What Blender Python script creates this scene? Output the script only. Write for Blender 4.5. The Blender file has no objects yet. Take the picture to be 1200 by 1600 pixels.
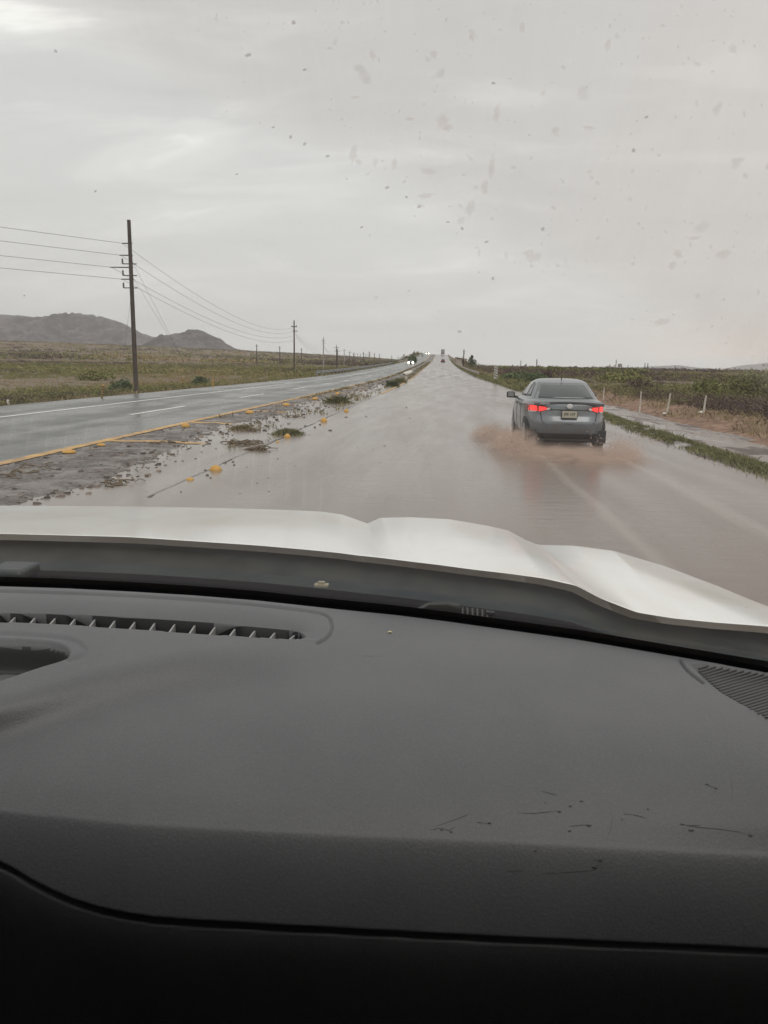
import bpy, math, random
import numpy as np
from mathutils import Vector, Matrix
random.seed(7); rng = np.random.default_rng(11)
S = bpy.context.scene; COL = S.collection
R = math.radians

# ------------------------------------------------------------------ camera
F = 1200.0; CX, CY = 600.0, 800.0; EYE = np.array([0, 0, 1.7])
def _cam(vx=695, vy=571, roll=1.0):
    d = np.array([vx - CX, CY - vy, -F]); d /= np.linalg.norm(d)
    h = np.array([math.cos(R(roll)), -math.sin(R(roll)), 0])
    u = np.cross(h, d); u /= np.linalg.norm(u)
    return np.array([np.cross(d, u), d, u])
M3 = _cam()
cd = bpy.data.cameras.new("camera"); cam = bpy.data.objects.new("camera", cd); COL.objects.link(cam)
cd.sensor_fit = 'VERTICAL'; cd.sensor_height = 32.0; cd.lens = 32.0 * F / 1600.0
cd.clip_start = 0.03; cd.clip_end = 40000
mw = Matrix(M3.tolist()).to_4x4(); mw.translation = Vector(EYE); cam.matrix_world = mw
S.camera = cam

def ray(x, y): v = M3 @ np.array([x - CX, CY - y, -F]); return v
def on_z(x, y, z=0.0):                       # where the sight line of a photo point meets height z
    r = ray(x, y); return EYE + r * ((z - EYE[2]) / r[2])
def at_y(x, y, Y):
    r = ray(x, y); return EYE + r * (Y / r[1])
def rays(u, v):
    a = np.stack([u - CX, CY - v, np.full_like(u, -F)], -1); return a @ M3.T

# ------------------------------------------------------------------ light
S.view_settings.view_transform = 'Standard'; S.view_settings.look = 'None'
S.view_settings.exposure = 0.17; S.view_settings.gamma = 1.0
SUN_EL, SUN_ROT = R(62), R(150)
sd = bpy.data.lights.new("sun", 'SUN'); sd.energy = 0.9; sd.angle = R(35); sd.color = (1, .97, .93)
sun = bpy.data.objects.new("sun", sd); COL.objects.link(sun)
sv = Vector((math.sin(SUN_ROT) * math.cos(SUN_EL), math.cos(SUN_ROT) * math.cos(SUN_EL), math.sin(SUN_EL)))
sun.rotation_euler = sv.to_track_quat('Z', 'Y').to_euler()

class NT:
    def __init__(s, tree): s.t = tree; s.n = tree.nodes; s.l = tree.links
    def add(s, typ, **kw):
        n = s.n.new('ShaderNode' + typ)
        for k, v in kw.items():
            if k.startswith('i_'):
                key = k[2:]
                key = int(key) if key.isdigit() else key.replace('_', ' ')
                s.put(n.inputs[key], v)
            else: setattr(n, k, v)
        return n
    def put(s, sock, v):
        if isinstance(v, bpy.types.NodeSocket): s.l.new(v, sock)
        elif hasattr(sock.default_value, '__len__') and not hasattr(v, '__len__'): sock.default_value = [v] * len(sock.default_value)
        elif hasattr(sock.default_value, '__len__') and len(sock.default_value) == 4 and len(v) == 3: sock.default_value = (*v, 1)
        else: sock.default_value = v
    def math(s, op, a, b=0.0, clamp=False):
        n = s.n.new('ShaderNodeMath'); n.operation = op; n.use_clamp = clamp
        s.put(n.inputs[0], a); s.put(n.inputs[1], b); return n.outputs[0]
    def mix(s, f, a, b):
        n = s.n.new('ShaderNodeMix'); n.data_type = 'RGBA'
        s.put(n.inputs[0], f); s.put(n.inputs[6], a); s.put(n.inputs[7], b); return n.outputs[2]
    def noise(s, vec, scale, detail=4, rough=.55, dist=0):
        n = s.n.new('ShaderNodeTexNoise')
        if vec is not None: s.l.new(vec, n.inputs['Vector'])
        n.inputs['Scale'].default_value = scale; n.inputs['Detail'].default_value = detail
        n.inputs['Roughness'].default_value = rough; n.inputs['Distortion'].default_value = dist
        return n.outputs['Fac']
    def ramp(s, f, stops, smooth=False):
        n = s.n.new('ShaderNodeValToRGB'); s.l.new(f, n.inputs[0]); e = n.color_ramp.elements
        if smooth: n.color_ramp.interpolation = 'EASE'
        while len(e) < len(stops): e.new(1)
        for i, (p, c) in enumerate(stops):
            e[i].position = p; e[i].color = (*c, 1) if hasattr(c, '__len__') else (c, c, c, 1)
        return n.outputs[0]
    def step(s, v, a, b):                      # smoothstep
        n = s.n.new('ShaderNodeMapRange'); n.interpolation_type = 'SMOOTHSTEP'
        s.put(n.inputs[0], v); n.inputs[1].default_value = a; n.inputs[2].default_value = b
        return n.outputs[0]
    def coords(s, scale=(1, 1, 1), loc=(0, 0, 0), rot=(0, 0, 0), kind='Object'):
        tc = s.n.new('ShaderNodeTexCoord'); m = s.n.new('ShaderNodeMapping')
        s.l.new(tc.outputs[kind], m.inputs[0]); m.inputs['Scale'].default_value = scale
        m.inputs['Location'].default_value = loc; m.inputs['Rotation'].default_value = rot
        return m.outputs[0]
    def world(s, scale=(1, 1, 1)):
        g = s.n.new('ShaderNodeNewGeometry'); m = s.n.new('ShaderNodeMapping')
        s.l.new(g.outputs['Position'], m.inputs[0]); m.inputs['Scale'].default_value = scale
        return m.outputs[0]
    def bump(s, h, strength=.3, dist=.01):
        n = s.n.new('ShaderNodeBump'); s.l.new(h, n.inputs['Height'])
        n.inputs['Strength'].default_value = strength; n.inputs['Distance'].default_value = dist
        return n.outputs[0]

W = bpy.data.worlds.new("World"); S.world = W; W.use_nodes = True
w = NT(W.node_tree); w.n.clear()
sky = w.add('TexSky', sky_type='NISHITA'); sky.sun_disc = False
sky.sun_elevation = SUN_EL; sky.sun_rotation = SUN_ROT; sky.air_density = 1.5; sky.dust_density = 5
tc = w.add('TexCoord'); sep = w.add('SeparateXYZ'); w.l.new(tc.outputs['Generated'], sep.inputs[0])
zc = w.math('MAXIMUM', sep.outputs[2], 0.02)
den = w.math('ADD', zc, .25)
cmb = w.add('CombineXYZ'); w.put(cmb.inputs[0], w.math('DIVIDE', sep.outputs[0], den)); w.put(cmb.inputs[1], w.math('DIVIDE', sep.outputs[1], den))
mp = w.add('Mapping'); w.l.new(cmb.outputs[0], mp.inputs[0]); mp.inputs['Scale'].default_value = (1.0, 2.3, 1); mp.inputs['Location'].default_value = (3.1, 1.2, 0)
n1 = w.noise(mp.outputs[0], 1.7, 6, .55, .6); n2 = w.noise(mp.outputs[0], .55, 3, .5)
cl = w.math('ADD', w.math('MULTIPLY', n1, .6), w.math('MULTIPLY', n2, .4))
blob = w.math('MULTIPLY', w.math('SUBTRACT', 1, w.step(sep.outputs[0], -.42, -.12)), w.step(sep.outputs[2], .16, .34))
cl = w.math('ADD', cl, w.math('MULTIPLY', blob, .045))
ccol = w.ramp(cl, [(.3, (.42, .425, .42)), (.5, (.52, .522, .512)), (.6, (.60, .60, .585)), (.70, (.82, .82, .78))], True)
# an overcast sky is brighter towards the zenith; a paler gap lies along the far right horizon
zen = w.ramp(w.math('MAXIMUM', sep.outputs[2], 0.0), [(0, 1.31), (.12, 1.30), (.4, 1.30), (.75, 1.5), (1, 1.65)])
ccol = w.mix(w.math('ADD', .45, w.math('MULTIPLY', w.step(sep.outputs[2], .08, .35), .55)), (.545, .545, .535, 1), ccol)
warm = w.step(sep.outputs[0], -.05, .5)
ccol = w.mix(w.math('MULTIPLY', warm, .6), ccol, (.60, .578, .55, 1))
lowr = w.math('MULTIPLY', w.step(sep.outputs[0], .12, .4), w.math('MULTIPLY', w.step(sep.outputs[2], .006, .02), w.math('SUBTRACT', 1, w.step(sep.outputs[2], .022, .07))))
ccol = w.mix(w.math('MULTIPLY', lowr, .75), ccol, (.72, .62, .55, 1))
mul = w.add('Mix', data_type='RGBA', blend_type='MULTIPLY'); mul.inputs[0].default_value = 1
w.put(mul.inputs[6], ccol); w.put(mul.inputs[7], zen)
b1 = w.add('Background'); w.put(b1.inputs[0], sky.outputs[0]); b1.inputs[1].default_value = .06
b2 = w.add('Background'); w.put(b2.inputs[0], mul.outputs[2]); b2.inputs[1].default_value = 1.0
ms = w.add('MixShader'); ms.inputs[0].default_value = .93
w.l.new(b1.outputs[0], ms.inputs[1]); w.l.new(b2.outputs[0], ms.inputs[2])
wo = w.add('OutputWorld'); w.l.new(ms.outputs[0], wo.inputs[0])
S.cycles.max_bounces = 8; S.cycles.volume_bounces = 1; S.cycles.transparent_max_bounces = 16
S.cycles.use_denoising = True

# ------------------------------------------------------------------ materials
def newmat(name):
    m = bpy.data.materials.new(name); m.use_nodes = True; t = NT(m.node_tree)
    return m, t, m.node_tree.nodes['Principled BSDF']
def mat(name, c, rough=.6, c2=None, scale=5, metal=0, bump=0, bscale=60, spec=.5, bdist=.005, coat=0, emit=0, detail=4, sc=(1, 1, 1), alpha=None):
    m, t, p = newmat(name)
    p.inputs['Roughness'].default_value = rough; p.inputs['Metallic'].default_value = metal
    p.inputs['Specular IOR Level'].default_value = spec; p.inputs['Coat Weight'].default_value = coat
    v = t.coords(sc)
    if c2: t.put(p.inputs['Base Color'], t.mix(t.ramp(t.noise(v, scale, detail), [(.35, 0), (.65, 1)]), (*c, 1), (*c2, 1)))
    else: p.inputs['Base Color'].default_value = (*c, 1)
    if bump: t.put(p.inputs['Normal'], t.bump(t.noise(v, bscale, 3), bump, bdist))
    if emit: p.inputs['Emission Color'].default_value = (*c, 1); p.inputs['Emission Strength'].default_value = emit
    return m
M = {}
M['carpaint'] = mat('grey_car_paint', (.175, .195, .21), .32, (.15, .155, .16), 3, metal=.3, coat=.5)
M['carglass'] = mat('dark_tinted_glass', (.03, .04, .04), .08, spec=.8)
M['tyre'] = mat('tyre_rubber', (.03, .03, .03), .8)
M['blackplastic'] = mat('black_plastic', (.03, .03, .032), .5, bump=.2, bscale=300)
M['red_lamp'] = mat('red_tail_lamp_lit', (1, .035, .03), .3, emit=1.1)
M['red_dim'] = mat('red_lens', (.2, .025, .025), .2)
M['clear_lens'] = mat('clear_lens', (.6, .55, .5), .15)
M['plate'] = mat('plate_cream', (.44, .42, .33), .5)
M['dark_ink'] = mat('dark_ink', (.05, .05, .05), .6)
M['chrome'] = mat('chrome_badge', (.75, .76, .75), .25, metal=.8)
M['head'] = mat('headlamp_lit', (1, .95, .75), .3, emit=6)
M['wood'] = mat('pole_wood', (.055, .042, .036), .85, (.10, .08, .068), 6, sc=(3, 3, .5), bump=.5, bscale=20)
M['concrete'] = mat('concrete_pole', (.33, .32, .29), .8, (.25, .24, .22), 3)
M['steel'] = mat('galvanised_steel', (.33, .34, .34), .5, (.25, .25, .25), 4, metal=.4)
M['rustrail'] = mat('weathered_rail', (.5, .46, .4), .6, (.33, .29, .24), 4)
M['insulator'] = mat('insulator_grey', (.12, .12, .12), .4)
M['wire'] = mat('wire_metal', (.17, .17, .165), .5)
M['yellow'] = mat('yellow_road_paint', (.64, .38, .11), .55, (.30, .19, .09), 3.2, bump=.3, bscale=60, detail=8)
M['yellow_far'] = mat('yellow_plastic', (.62, .34, .04), .4, (.42, .22, .05), 9)
M['white_paint'] = mat('white_road_paint', (.78, .78, .74), .5, (.62, .62, .58), 5)
M['white_post'] = mat('white_plastic', (.64, .62, .56), .5, (.45, .42, .36), 6)
M['black_stripe'] = mat('black_band', (.04, .04, .04), .6)
M['rock'] = mat('wet_rock', (.06, .045, .04), .45, (.1, .08, .07), 20, bump=.6, bscale=30)
M['bark'] = mat('bark', (.07, .055, .04), .9)
M['twigs'] = mat('brown_wet_twigs', (.09, .06, .035), .7, (.15, .11, .06), 12)
M['truck_white'] = mat('box_truck_panels', (.35, .33, .3), .6)

def leafmat(name, stops):
    m, t, p = newmat(name)
    a = t.add('Attribute', attribute_name='tint')
    t.put(p.inputs['Base Color'], t.ramp(a.outputs['Fac'], stops)); p.inputs['Roughness'].default_value = .75
    p.inputs['Specular IOR Level'].default_value = .2
    return m
M['scrub'] = leafmat('desert_scrub_leaves', [(0, (.085, .058, .055)), (.2, (.15, .11, .08)), (.4, (.135, .14, .05)), (.6, (.18, .195, .06)), (.8, (.27, .24, .11)), (1, (.31, .22, .13))])
M['green_leaf'] = leafmat('green_leaves', [(0, (.07, .095, .05)), (.5, (.11, .15, .065)), (1, (.18, .2, .09))])
M['grass'] = leafmat('verge_grass_blades', [(0, (.13, .135, .06)), (.5, (.21, .21, .09)), (.85, (.29, .265, .13)), (1, (.34, .28, .17))])
M['dry'] = leafmat('dry_grass_blades', [(0, (.14, .12, .055)), (.5, (.27, .22, .11)), (1, (.40, .32, .20))])

def haze_free(m): return m
def ground_mat():
    m, t, p = newmat('desert_ground')
    p.inputs['Roughness'].default_value = .9
    P = t.world()
    big = t.noise(P, .012, 5, .6); mid = t.noise(P, .12, 5, .6); fine = t.noise(P, 3.0, 5, .65)
    c = t.ramp(big, [(.35, (.18, .135, .10)), (.45, (.17, .155, .085)), (.55, (.20, .15, .11)), (.65, (.15, .145, .08))])
    c2 = t.ramp(mid, [(.35, (.10, .075, .06)), (.5, (.2, .15, .11)), (.62, (.30, .23, .16))])
    c = t.mix(.5, c, c2)
    pat = t.noise(t.world((.5, 1, 1)), .35, 5, .7, .6); c = t.mix(t.ramp(pat, [(.45, 0), (.55, .7)]), c, (.10, .07, .06, 1))
    c3 = t.ramp(fine, [(.3, (.10, .075, .06)), (.7, (.32, .25, .19))])
    c = t.mix(.35, c, c3)
    # ruddy bank beside the service track
    sp = t.add('SeparateXYZ'); t.l.new(P, sp.inputs[0])
    xx = t.math('ADD', sp.outputs[0], t.math('MULTIPLY', t.math('SUBTRACT', mid, .5), 3))
    bank = t.math('MULTIPLY', t.step(xx, 6.5, 7.4), t.math('SUBTRACT', 1, t.step(xx, 10.5, 13)))
    c = t.mix(bank, c, t.mix(t.ramp(fine, [(.4, 0), (.62, 1)]), (.15, .09, .065, 1), (.29, .19, .13, 1)))
    t.put(p.inputs['Base Color'], c); p.inputs['Roughness'].default_value = .9
    p.inputs['Specular IOR Level'].default_value = .2
    t.put(p.inputs['Normal'], t.bump(fine, .6, .08))
    return m
M['ground'] = ground_mat()

def asphalt_mat(name, c1, c2, r1, r2, chip=True, stretch=.08):
    m, t, p = newmat(name)
    P = t.world(); PS = t.world((1, stretch, 1))
    st = t.noise(PS, .9, 4, .55); gr = t.noise(P, 45, 3, .7); bl = t.noise(P, .35, 4, .6)
    wet = t.ramp(t.math('ADD', t.math('MULTIPLY', st, .55), t.math('MULTIPLY', bl, .45)), [(.4, 0), (.58, 1)], True)
    c = t.mix(wet, (*c2, 1), (*c1, 1))
    c = t.mix(t.math('MULTIPLY', t.ramp(gr, [(.5, 0), (.7, 1)]), .35), c, (.26, .24, .21, 1))
    t.put(p.inputs['Base Color'], c)
    rr = t.add('MapRange'); t.put(rr.inputs[0], wet); rr.inputs[3].default_value = r2; rr.inputs[4].default_value = r1
    t.put(p.inputs['Roughness'], rr.outputs[0])
    p.inputs['Specular IOR Level'].default_value = .5
    t.put(p.inputs['Normal'], t.bump(gr, .35, .006))
    return m
M['asphalt'] = asphalt_mat('wet_asphalt', (.10, .102, .092), (.07, .072, .066), .25, .42)
def chip_mat():
    m, t, p = newmat('coarse_gritty_chip_seal'); P = t.world(); a = t.noise(P, 14, 5, .75); b = t.noise(P, 1.6, 5, .65, .5); c_ = t.noise(P, 60, 2, .7)
    c = t.mix(t.ramp(a, [(.42, 0), (.6, 1)]), (.055, .047, .042, 1), (.19, .165, .145, 1))
    c = t.mix(t.ramp(b, [(.5, 0), (.66, .6)]), c, (.22, .19, .16, 1))
    t.put(p.inputs['Base Color'], c); t.put(p.inputs['Roughness'], t.ramp(b, [(.4, .75), (.6, .35)]))
    t.put(p.inputs['Normal'], t.bump(t.math('ADD', a, t.math('MULTIPLY', c_, .4)), .9, .02)); return m
M['chips'] = chip_mat()
M['muddy_road'] = asphalt_mat('mud_filmed_wet_asphalt', (.20, .165, .145), (.12, .105, .095), .16, .3)

def water_mat():
    m, t, p = newmat('muddy_flood_water')
    P = t.world(); PS = t.world((1, .12, 1)); PX = t.world((.35, 1, 1))
    sp = t.add('SeparateXYZ'); t.l.new(P, sp.inputs[0])
    big = t.noise(t.world((1, .25, 1)), .22, 5, .6, .4); st = t.noise(PS, 1.1, 5, .6, .3)
    c = t.ramp(big, [(.35, (.175, .148, .124)), (.5, (.21, .18, .152)), (.65, (.25, .22, .19))], True)
    # ruddier mud towards the right lane, where the cars churn it
    c = t.mix(t.math('MULTIPLY', t.step(sp.outputs[0], -1.5, 3.2), .85), c, (.145, .105, .083, 1))
    # foam trails left by the wheels of the car ahead
    def trail(x0, w_):
        d = t.math('ABSOLUTE', t.math('SUBTRACT', t.math('ADD', sp.outputs[0], t.math('MULTIPLY', t.math('SUBTRACT', st, .5), .5)), x0))
        return t.math('SUBTRACT', 1, t.step(d, 0, w_))
    tr = t.math('MAXIMUM', trail(1.95, .17), trail(3.45, .2))
    tr = t.math('MAXIMUM', tr, t.math('MULTIPLY', trail(.35, .5), .3))
    tr = t.math('MULTIPLY', tr, t.math('SUBTRACT', 1, t.step(sp.outputs[1], 14.5, 16.5)))
    tr = t.math('MULTIPLY', tr, t.ramp(st, [(.3, .3), (.6, 1)]))
    c = t.mix(t.math('MULTIPLY', tr, .30), c, (.42, .385, .34, 1))
    t.put(p.inputs['Base Color'], c)
    p.inputs['IOR'].default_value = 1.33
    rr = t.add('MapRange'); t.put(rr.inputs[0], st); rr.inputs[1].default_value = .35; rr.inputs[2].default_value = .65
    rr.inputs[3].default_value = .16; rr.inputs[4].default_value = .27
    t.put(p.inputs['Roughness'], rr.outputs[0])
    r1 = t.noise(PX, 3.5, 4, .6, .4); r2 = t.noise(P, 14, 3, .6)
    h = t.math('ADD', t.math('MULTIPLY', r1, 1), t.math('MULTIPLY', r2, .25))
    t.put(p.inputs['Normal'], t.bump(h, .22, .03))
    return m
M['water'] = water_mat()
def mud_mat():
    m, t, p = newmat('wet_mud_track')
    P = t.world(); PS = t.world((1, .3, 1))
    a = t.noise(PS, 1.3, 6, .65, .5); b = t.noise(P, 9, 4, .6)
    c = t.ramp(t.math('ADD', t.math('MULTIPLY', a, .7), t.math('MULTIPLY', b, .3)), [(.4, (.07, .05, .04)), (.5, (.13, .095, .078)), (.6, (.20, .16, .135))])
    t.put(p.inputs['Base Color'], c)
    t.put(p.inputs['Roughness'], t.ramp(a, [(.42, .65), (.55, .12)]))
    t.put(p.inputs['Normal'], t.bump(t.math('ADD', a, t.math('MULTIPLY', b, .3)), .5, .05))
    return m
M['mud'] = mud_mat()
def rock_mat():
    m, t, p = newmat('mountain_rock')
    P = t.world((1, .5, 1.6)); a = t.noise(P, .006, 8, .7, 1.2); b = t.noise(P, .03, 5, .65)
    t.put(p.inputs['Base Color'], t.ramp(t.math('ADD', t.math('MULTIPLY', a, .6), t.math('MULTIPLY', b, .4)), [(.42, (.015, .013, .02)), (.5, (.05, .042, .05)), (.55, (.13, .11, .11))]))
    p.inputs['Roughness'].default_value = .95; t.put(p.inputs['Normal'], t.bump(a, 1.0, 60))
    return m
M['mountain'] = rock_mat()

# ------------------------------------------------------------------ mesh helpers
ORD = 'first second third fourth fifth sixth seventh eighth ninth tenth eleventh twelfth thirteenth fourteenth'.split()
class MB:
    def __init__(s): s.v = []; s.f = []
    def vert(s, p): s.v.append(tuple(p)); return len(s.v) - 1
    def box(s, c, d, rz=0, tilt=None):
        hx, hy, hz = [q / 2 for q in d]; i = len(s.v); cr, sr = math.cos(rz), math.sin(rz)
        for z in (-hz, hz):
            for x, y in ((-hx, -hy), (hx, -hy), (hx, hy), (-hx, hy)):
                p = Vector((x * cr - y * sr, x * sr + y * cr, z))
                if tilt is not None: p = tilt @ Vector((x, y, z))
                s.v.append((p.x + c[0], p.y + c[1], p.z + c[2]))
        s.f += [(i, i+3, i+2, i+1), (i+4, i+5, i+6, i+7), (i, i+1, i+5, i+4), (i+1, i+2, i+6, i+5), (i+2, i+3, i+7, i+6), (i+3, i, i+4, i+7)]
        return s
    def tube(s, pts, r, n=8, caps=True):
        pts = [Vector(p) for p in pts]; rr = r if hasattr(r, '__len__') else [r] * len(pts); rings = []
        for k, p in enumerate(pts):
            d = (pts[min(k+1, len(pts)-1)] - pts[max(k-1, 0)]).normalized()
            a = d.cross(Vector((0, 0, 1)));  a = Vector((1, 0, 0)) if a.length < 1e-3 else a.normalized()
            b = d.cross(a).normalized(); ring = []
            for j in range(n):
                th = 2 * math.pi * j / n; ring.append(s.vert(p + (a * math.cos(th) + b * math.sin(th)) * rr[k]))
            rings.append(ring)
        for k in range(len(rings) - 1):
            for j in range(n): s.f.append((rings[k][j], rings[k][(j+1) % n], rings[k+1][(j+1) % n], rings[k+1][j]))
        if caps: s.f.append(tuple(rings[0][::-1])); s.f.append(tuple(rings[-1]))
        return s
    def grid(s, P):                           # P: (n, m, 3)
        n, m = P.shape[:2]; i0 = len(s.v); s.v += [tuple(p) for p in P.reshape(-1, 3).tolist()]
        for a in range(n - 1):
            for b in range(m - 1):
                i = i0 + a * m + b; s.f.append((i, i+1, i+m+1, i+m))
        return s
    def lathe(s, prof, n=16, c=(0, 0, 0), axis='z', sc=(1, 1)):
        rings = []
        for r, h in prof:
            ring = []
            for j in range(n):
                th = 2 * math.pi * j / n; x, y = r * math.cos(th) * sc[0], r * math.sin(th) * sc[1]
                q = (x, y, h) if axis == 'z' else ((h, x, y) if axis == 'x' else (x, h, y))
                ring.append(s.vert((q[0] + c[0], q[1] + c[1], q[2] + c[2])))
            rings.append(ring)
        for k in range(len(rings) - 1):
            for j in range(n): s.f.append((rings[k][j], rings[k][(j+1) % n], rings[k+1][(j+1) % n], rings[k+1][j]))
        s.f.append(tuple(rings[0][::-1])); s.f.append(tuple(rings[-1]))
        return s
    def build(s, name, m, parent=None, smooth=False, off=(0, 0, 0)):
        v = np.array(s.v, float) - np.array(off)
        me = bpy.data.meshes.new(name); me.from_pydata(v.tolist(), [], s.f); me.update()
        if smooth: me.polygons.foreach_set('use_smooth', [True] * len(me.polygons))
        if m: me.materials.append(m)
        o = bpy.data.objects.new(name, me); COL.objects.link(o); o.parent = parent
        return o
def meta(o, label=None, cat=None, group=None, kind=None):
    for k, v in (('label', label), ('category', cat), ('group', group), ('kind', kind)):
        if v: o[k] = v
    return o
def thing(name, label, cat, loc=(0, 0, 0), rz=0, group=None):
    o = bpy.data.objects.new(name, None); COL.objects.link(o); o.empty_display_size = .2
    o.location = loc; o.rotation_euler = (0, 0, rz); return meta(o, label, cat, group)
def copy_tree(o, parent=None):
    c = o.copy(); COL.objects.link(c); c.parent = parent
    for ch in list(o.children): copy_tree(ch, c)
    return c
def solidify(o, t, offset=-1):
    md = o.modifiers.new('thickness', 'SOLIDIFY'); md.thickness = t; md.offset = offset; return o
def raw_mesh(name, V, Q, m, tint=None, parent=None, smooth=False):   # fast quads from arrays
    me = bpy.data.meshes.new(name); nv, nf = len(V), len(Q); k = Q.shape[1]
    me.vertices.add(nv); me.vertices.foreach_set('co', V.astype(np.float32).ravel())
    me.loops.add(nf * k); me.loops.foreach_set('vertex_index', Q.astype(np.int32).ravel())
    me.polygons.add(nf); me.polygons.foreach_set('loop_start', (np.arange(nf) * k).astype(np.int32))
    me.polygons.foreach_set('loop_total', np.full(nf, k, np.int32))
    if tint is not None:
        a = me.attributes.new('tint', 'FLOAT', 'FACE'); a.data.foreach_set('value', tint.astype(np.float32))
    me.update(calc_edges=True); me.validate()
    if smooth: me.polygons.foreach_set('use_smooth', [True] * nf)
    me.materials.append(m); o = bpy.data.objects.new(name, me); COL.objects.link(o); o.parent = parent
    return o
def gridfaces(n, m):
    i = (np.arange(n - 1)[:, None] * m + np.arange(m - 1)[None, :]).ravel()
    return np.stack([i, i + m, i + m + 1, i + 1], 1)

def vnoise(x, y, seed=0):
    x = np.asarray(x, float); y = np.asarray(y, float)
    xi, yi = np.floor(x).astype(np.int64), np.floor(y).astype(np.int64); xf, yf = x - xi, y - yi
    def h(a, b):
        n = (a * 374761393 + b * 668265263 + seed * 974634777) & 0x7fffffff
        n = ((n ^ (n >> 13)) * 1274126177) & 0x7fffffff; return ((n ^ (n >> 16)) & 0xffff) / 65535.0
    u, v = xf * xf * (3 - 2 * xf), yf * yf * (3 - 2 * yf)
    return (h(xi, yi) * (1-u) + h(xi+1, yi) * u) * (1-v) + (h(xi, yi+1) * (1-u) + h(xi+1, yi+1) * u) * v
def fbm(x, y, o=4, seed=0):
    t = 0; a = .5
    for k in range(o): t = t + a * vnoise(x * 2**k, y * 2**k, seed + k); a *= .5
    return t / (1 - .5**o)
def sstep(x, a, b): t = np.clip((x - a) / (b - a), 0, 1); return t * t * (3 - 2 * t)

# ------------------------------------------------------------------ terrain
_yy = np.linspace(-400, 7000, 7401)
_pr = np.interp(_yy, [-400, 100, 158, 246, 364, 450, 540, 600, 640, 700, 800, 1000, 1300], [0, 0, .5, 1.5, 3.5, 5.7, 8.5, 9.9, 10.2, 9.6, 7.5, 3, 0])
_pr = np.convolve(np.pad(_pr, 25, 'edge'), np.ones(51) / 51, 'valid')
_sh = np.interp(_yy, [60, 170, 300, 400, 620, 800, 2000], [0, -1.3, -2, -2.4, -3.5, -4.5, -12])
_sh = np.convolve(np.pad(_sh, 25, 'edge'), np.ones(51) / 51, 'valid')
def prof(y): return np.interp(y, _yy, _pr)
def shift(y): return np.interp(y, _yy, _sh)
XL, XYL, XYR, XE = -14.9, -6.9, -3.6, 5.0        # left asphalt edge, the two yellow lines, right edge
def ground(x, y):
    x = np.asarray(x, float); y = np.asarray(y, float); s = shift(y); X = x - s; p = prof(y)
    yp = np.maximum(y, 1)
    left = .030 * np.sqrt(np.maximum(-X - 15, 0) * yp) * sstep(yp, 150, 1500) * (1 - .9 * sstep(yp, 2300, 4200))
    plain = np.where(X < 0, left - .25 * sstep(-X, 15, 19), 0.0) + np.where(X > 0, .35 * sstep(X, 7.4, 9.5) - .45 * sstep(X, 13, 40), 0.0)
    plain = plain + (fbm(x * .05, y * .05, 3, 3) - .5) * (.5 * sstep(np.abs(X + 4), 14, 60)) + (fbm(x * .6, y * .6, 3, 9) - .5) * .12 * sstep(np.abs(X + 4.7), 10.4, 13)
    dl = np.maximum(XL - .6 - X, 0); dr = np.maximum(X - XE - .8, 0); d = np.maximum(dl, dr)
    emb = p - d * .55
    inside = d <= 0
    g = np.where(p > .08, np.maximum(plain, emb), plain * sstep(d, 0, 1.5))
    return np.where(inside, p - .12, g - .04)
def spaced(a0, steps):
    out = [a0]
    for lim, st in steps:
        while out[-1] < lim: out.append(out[-1] + st)
    return np.array(out)
pos = spaced(5.8, [(16, .5), (40, 1.5), (100, 5), (400, 25), (1500, 100), (7000, 500)])
neg = spaced(15.5, [(26, .5), (60, 1.5), (160, 6), (500, 22), (1500, 80), (7000, 450)])
gx = np.concatenate([-neg[::-1], [-10, -5, 0, 4], pos]); gy = spaced(-300, [(-20, 40), (60, 1.2), (160, 4), (800, 12), (2500, 60), (6500, 300)])
GX, GY = np.meshgrid(gx, gy, indexing='ij'); GXs = GX + shift(GY)
V = np.stack([GXs, GY, ground(GXs, GY)], -1).reshape(-1, 3)
g = raw_mesh('ground', V, gridfaces(len(gx), len(gy))[:, ::-1], M['ground'], smooth=True); meta(g, kind='structure')

# hills
def hill(name, outline, D, depth, seed, rough, base=0.0):
    px = [p[0] for p in outline]; xs = [at_y(a, b, D)[0] for a, b in outline]; zs = [at_y(a, b, D)[2] for a, b in outline]
    n, m = 220, 70; X = np.linspace(xs[0], xs[-1], n); T = np.linspace(-1, 1, m)
    h = np.maximum(np.interp(X, xs, zs), 3); XX, TT = np.meshgrid(X, T, indexing='ij')
    k = depth / 1.0
    rid = fbm(XX / (depth * .45), TT * 2.2, 6, seed); rid2 = 1 - np.abs(2 * fbm(XX / (depth * .22), TT * 3, 5, seed + 5) - 1)
    Z = h[:, None] * (1 - np.abs(TT)**1.3) * (1 + rough * (rid2 - .8) * np.abs(TT)**.5 * 2.4) + rough * h[:, None] * .25 * (rid - .5)
    top = Z.max(axis=1); Z = Z * np.clip(h / np.maximum(top, 1), .3, 2)[:, None] * (1 + .10 * (fbm(X / 70, X * 0, 5, seed) - .5))[:, None]
    Y = D + TT * k + 0.15 * depth * (fbm(XX / depth, TT, 3, seed + 2) - .5)
    o = raw_mesh(name, np.stack([XX, Y, np.maximum(Z, -5) - 4], -1).reshape(-1, 3), gridfaces(n, m)[:, ::-1], M['mountain'], smooth=True)
    return meta(o, kind='structure')
hill('hills', [(-420, 540), (-300, 508), (-120, 500), (0, 503), (40, 496), (70, 491), (95, 488), (125, 488), (150, 492), (172, 500), (195, 510), (212, 521), (232, 530), (262, 545)], 4300, 700, 1, .55)
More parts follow.
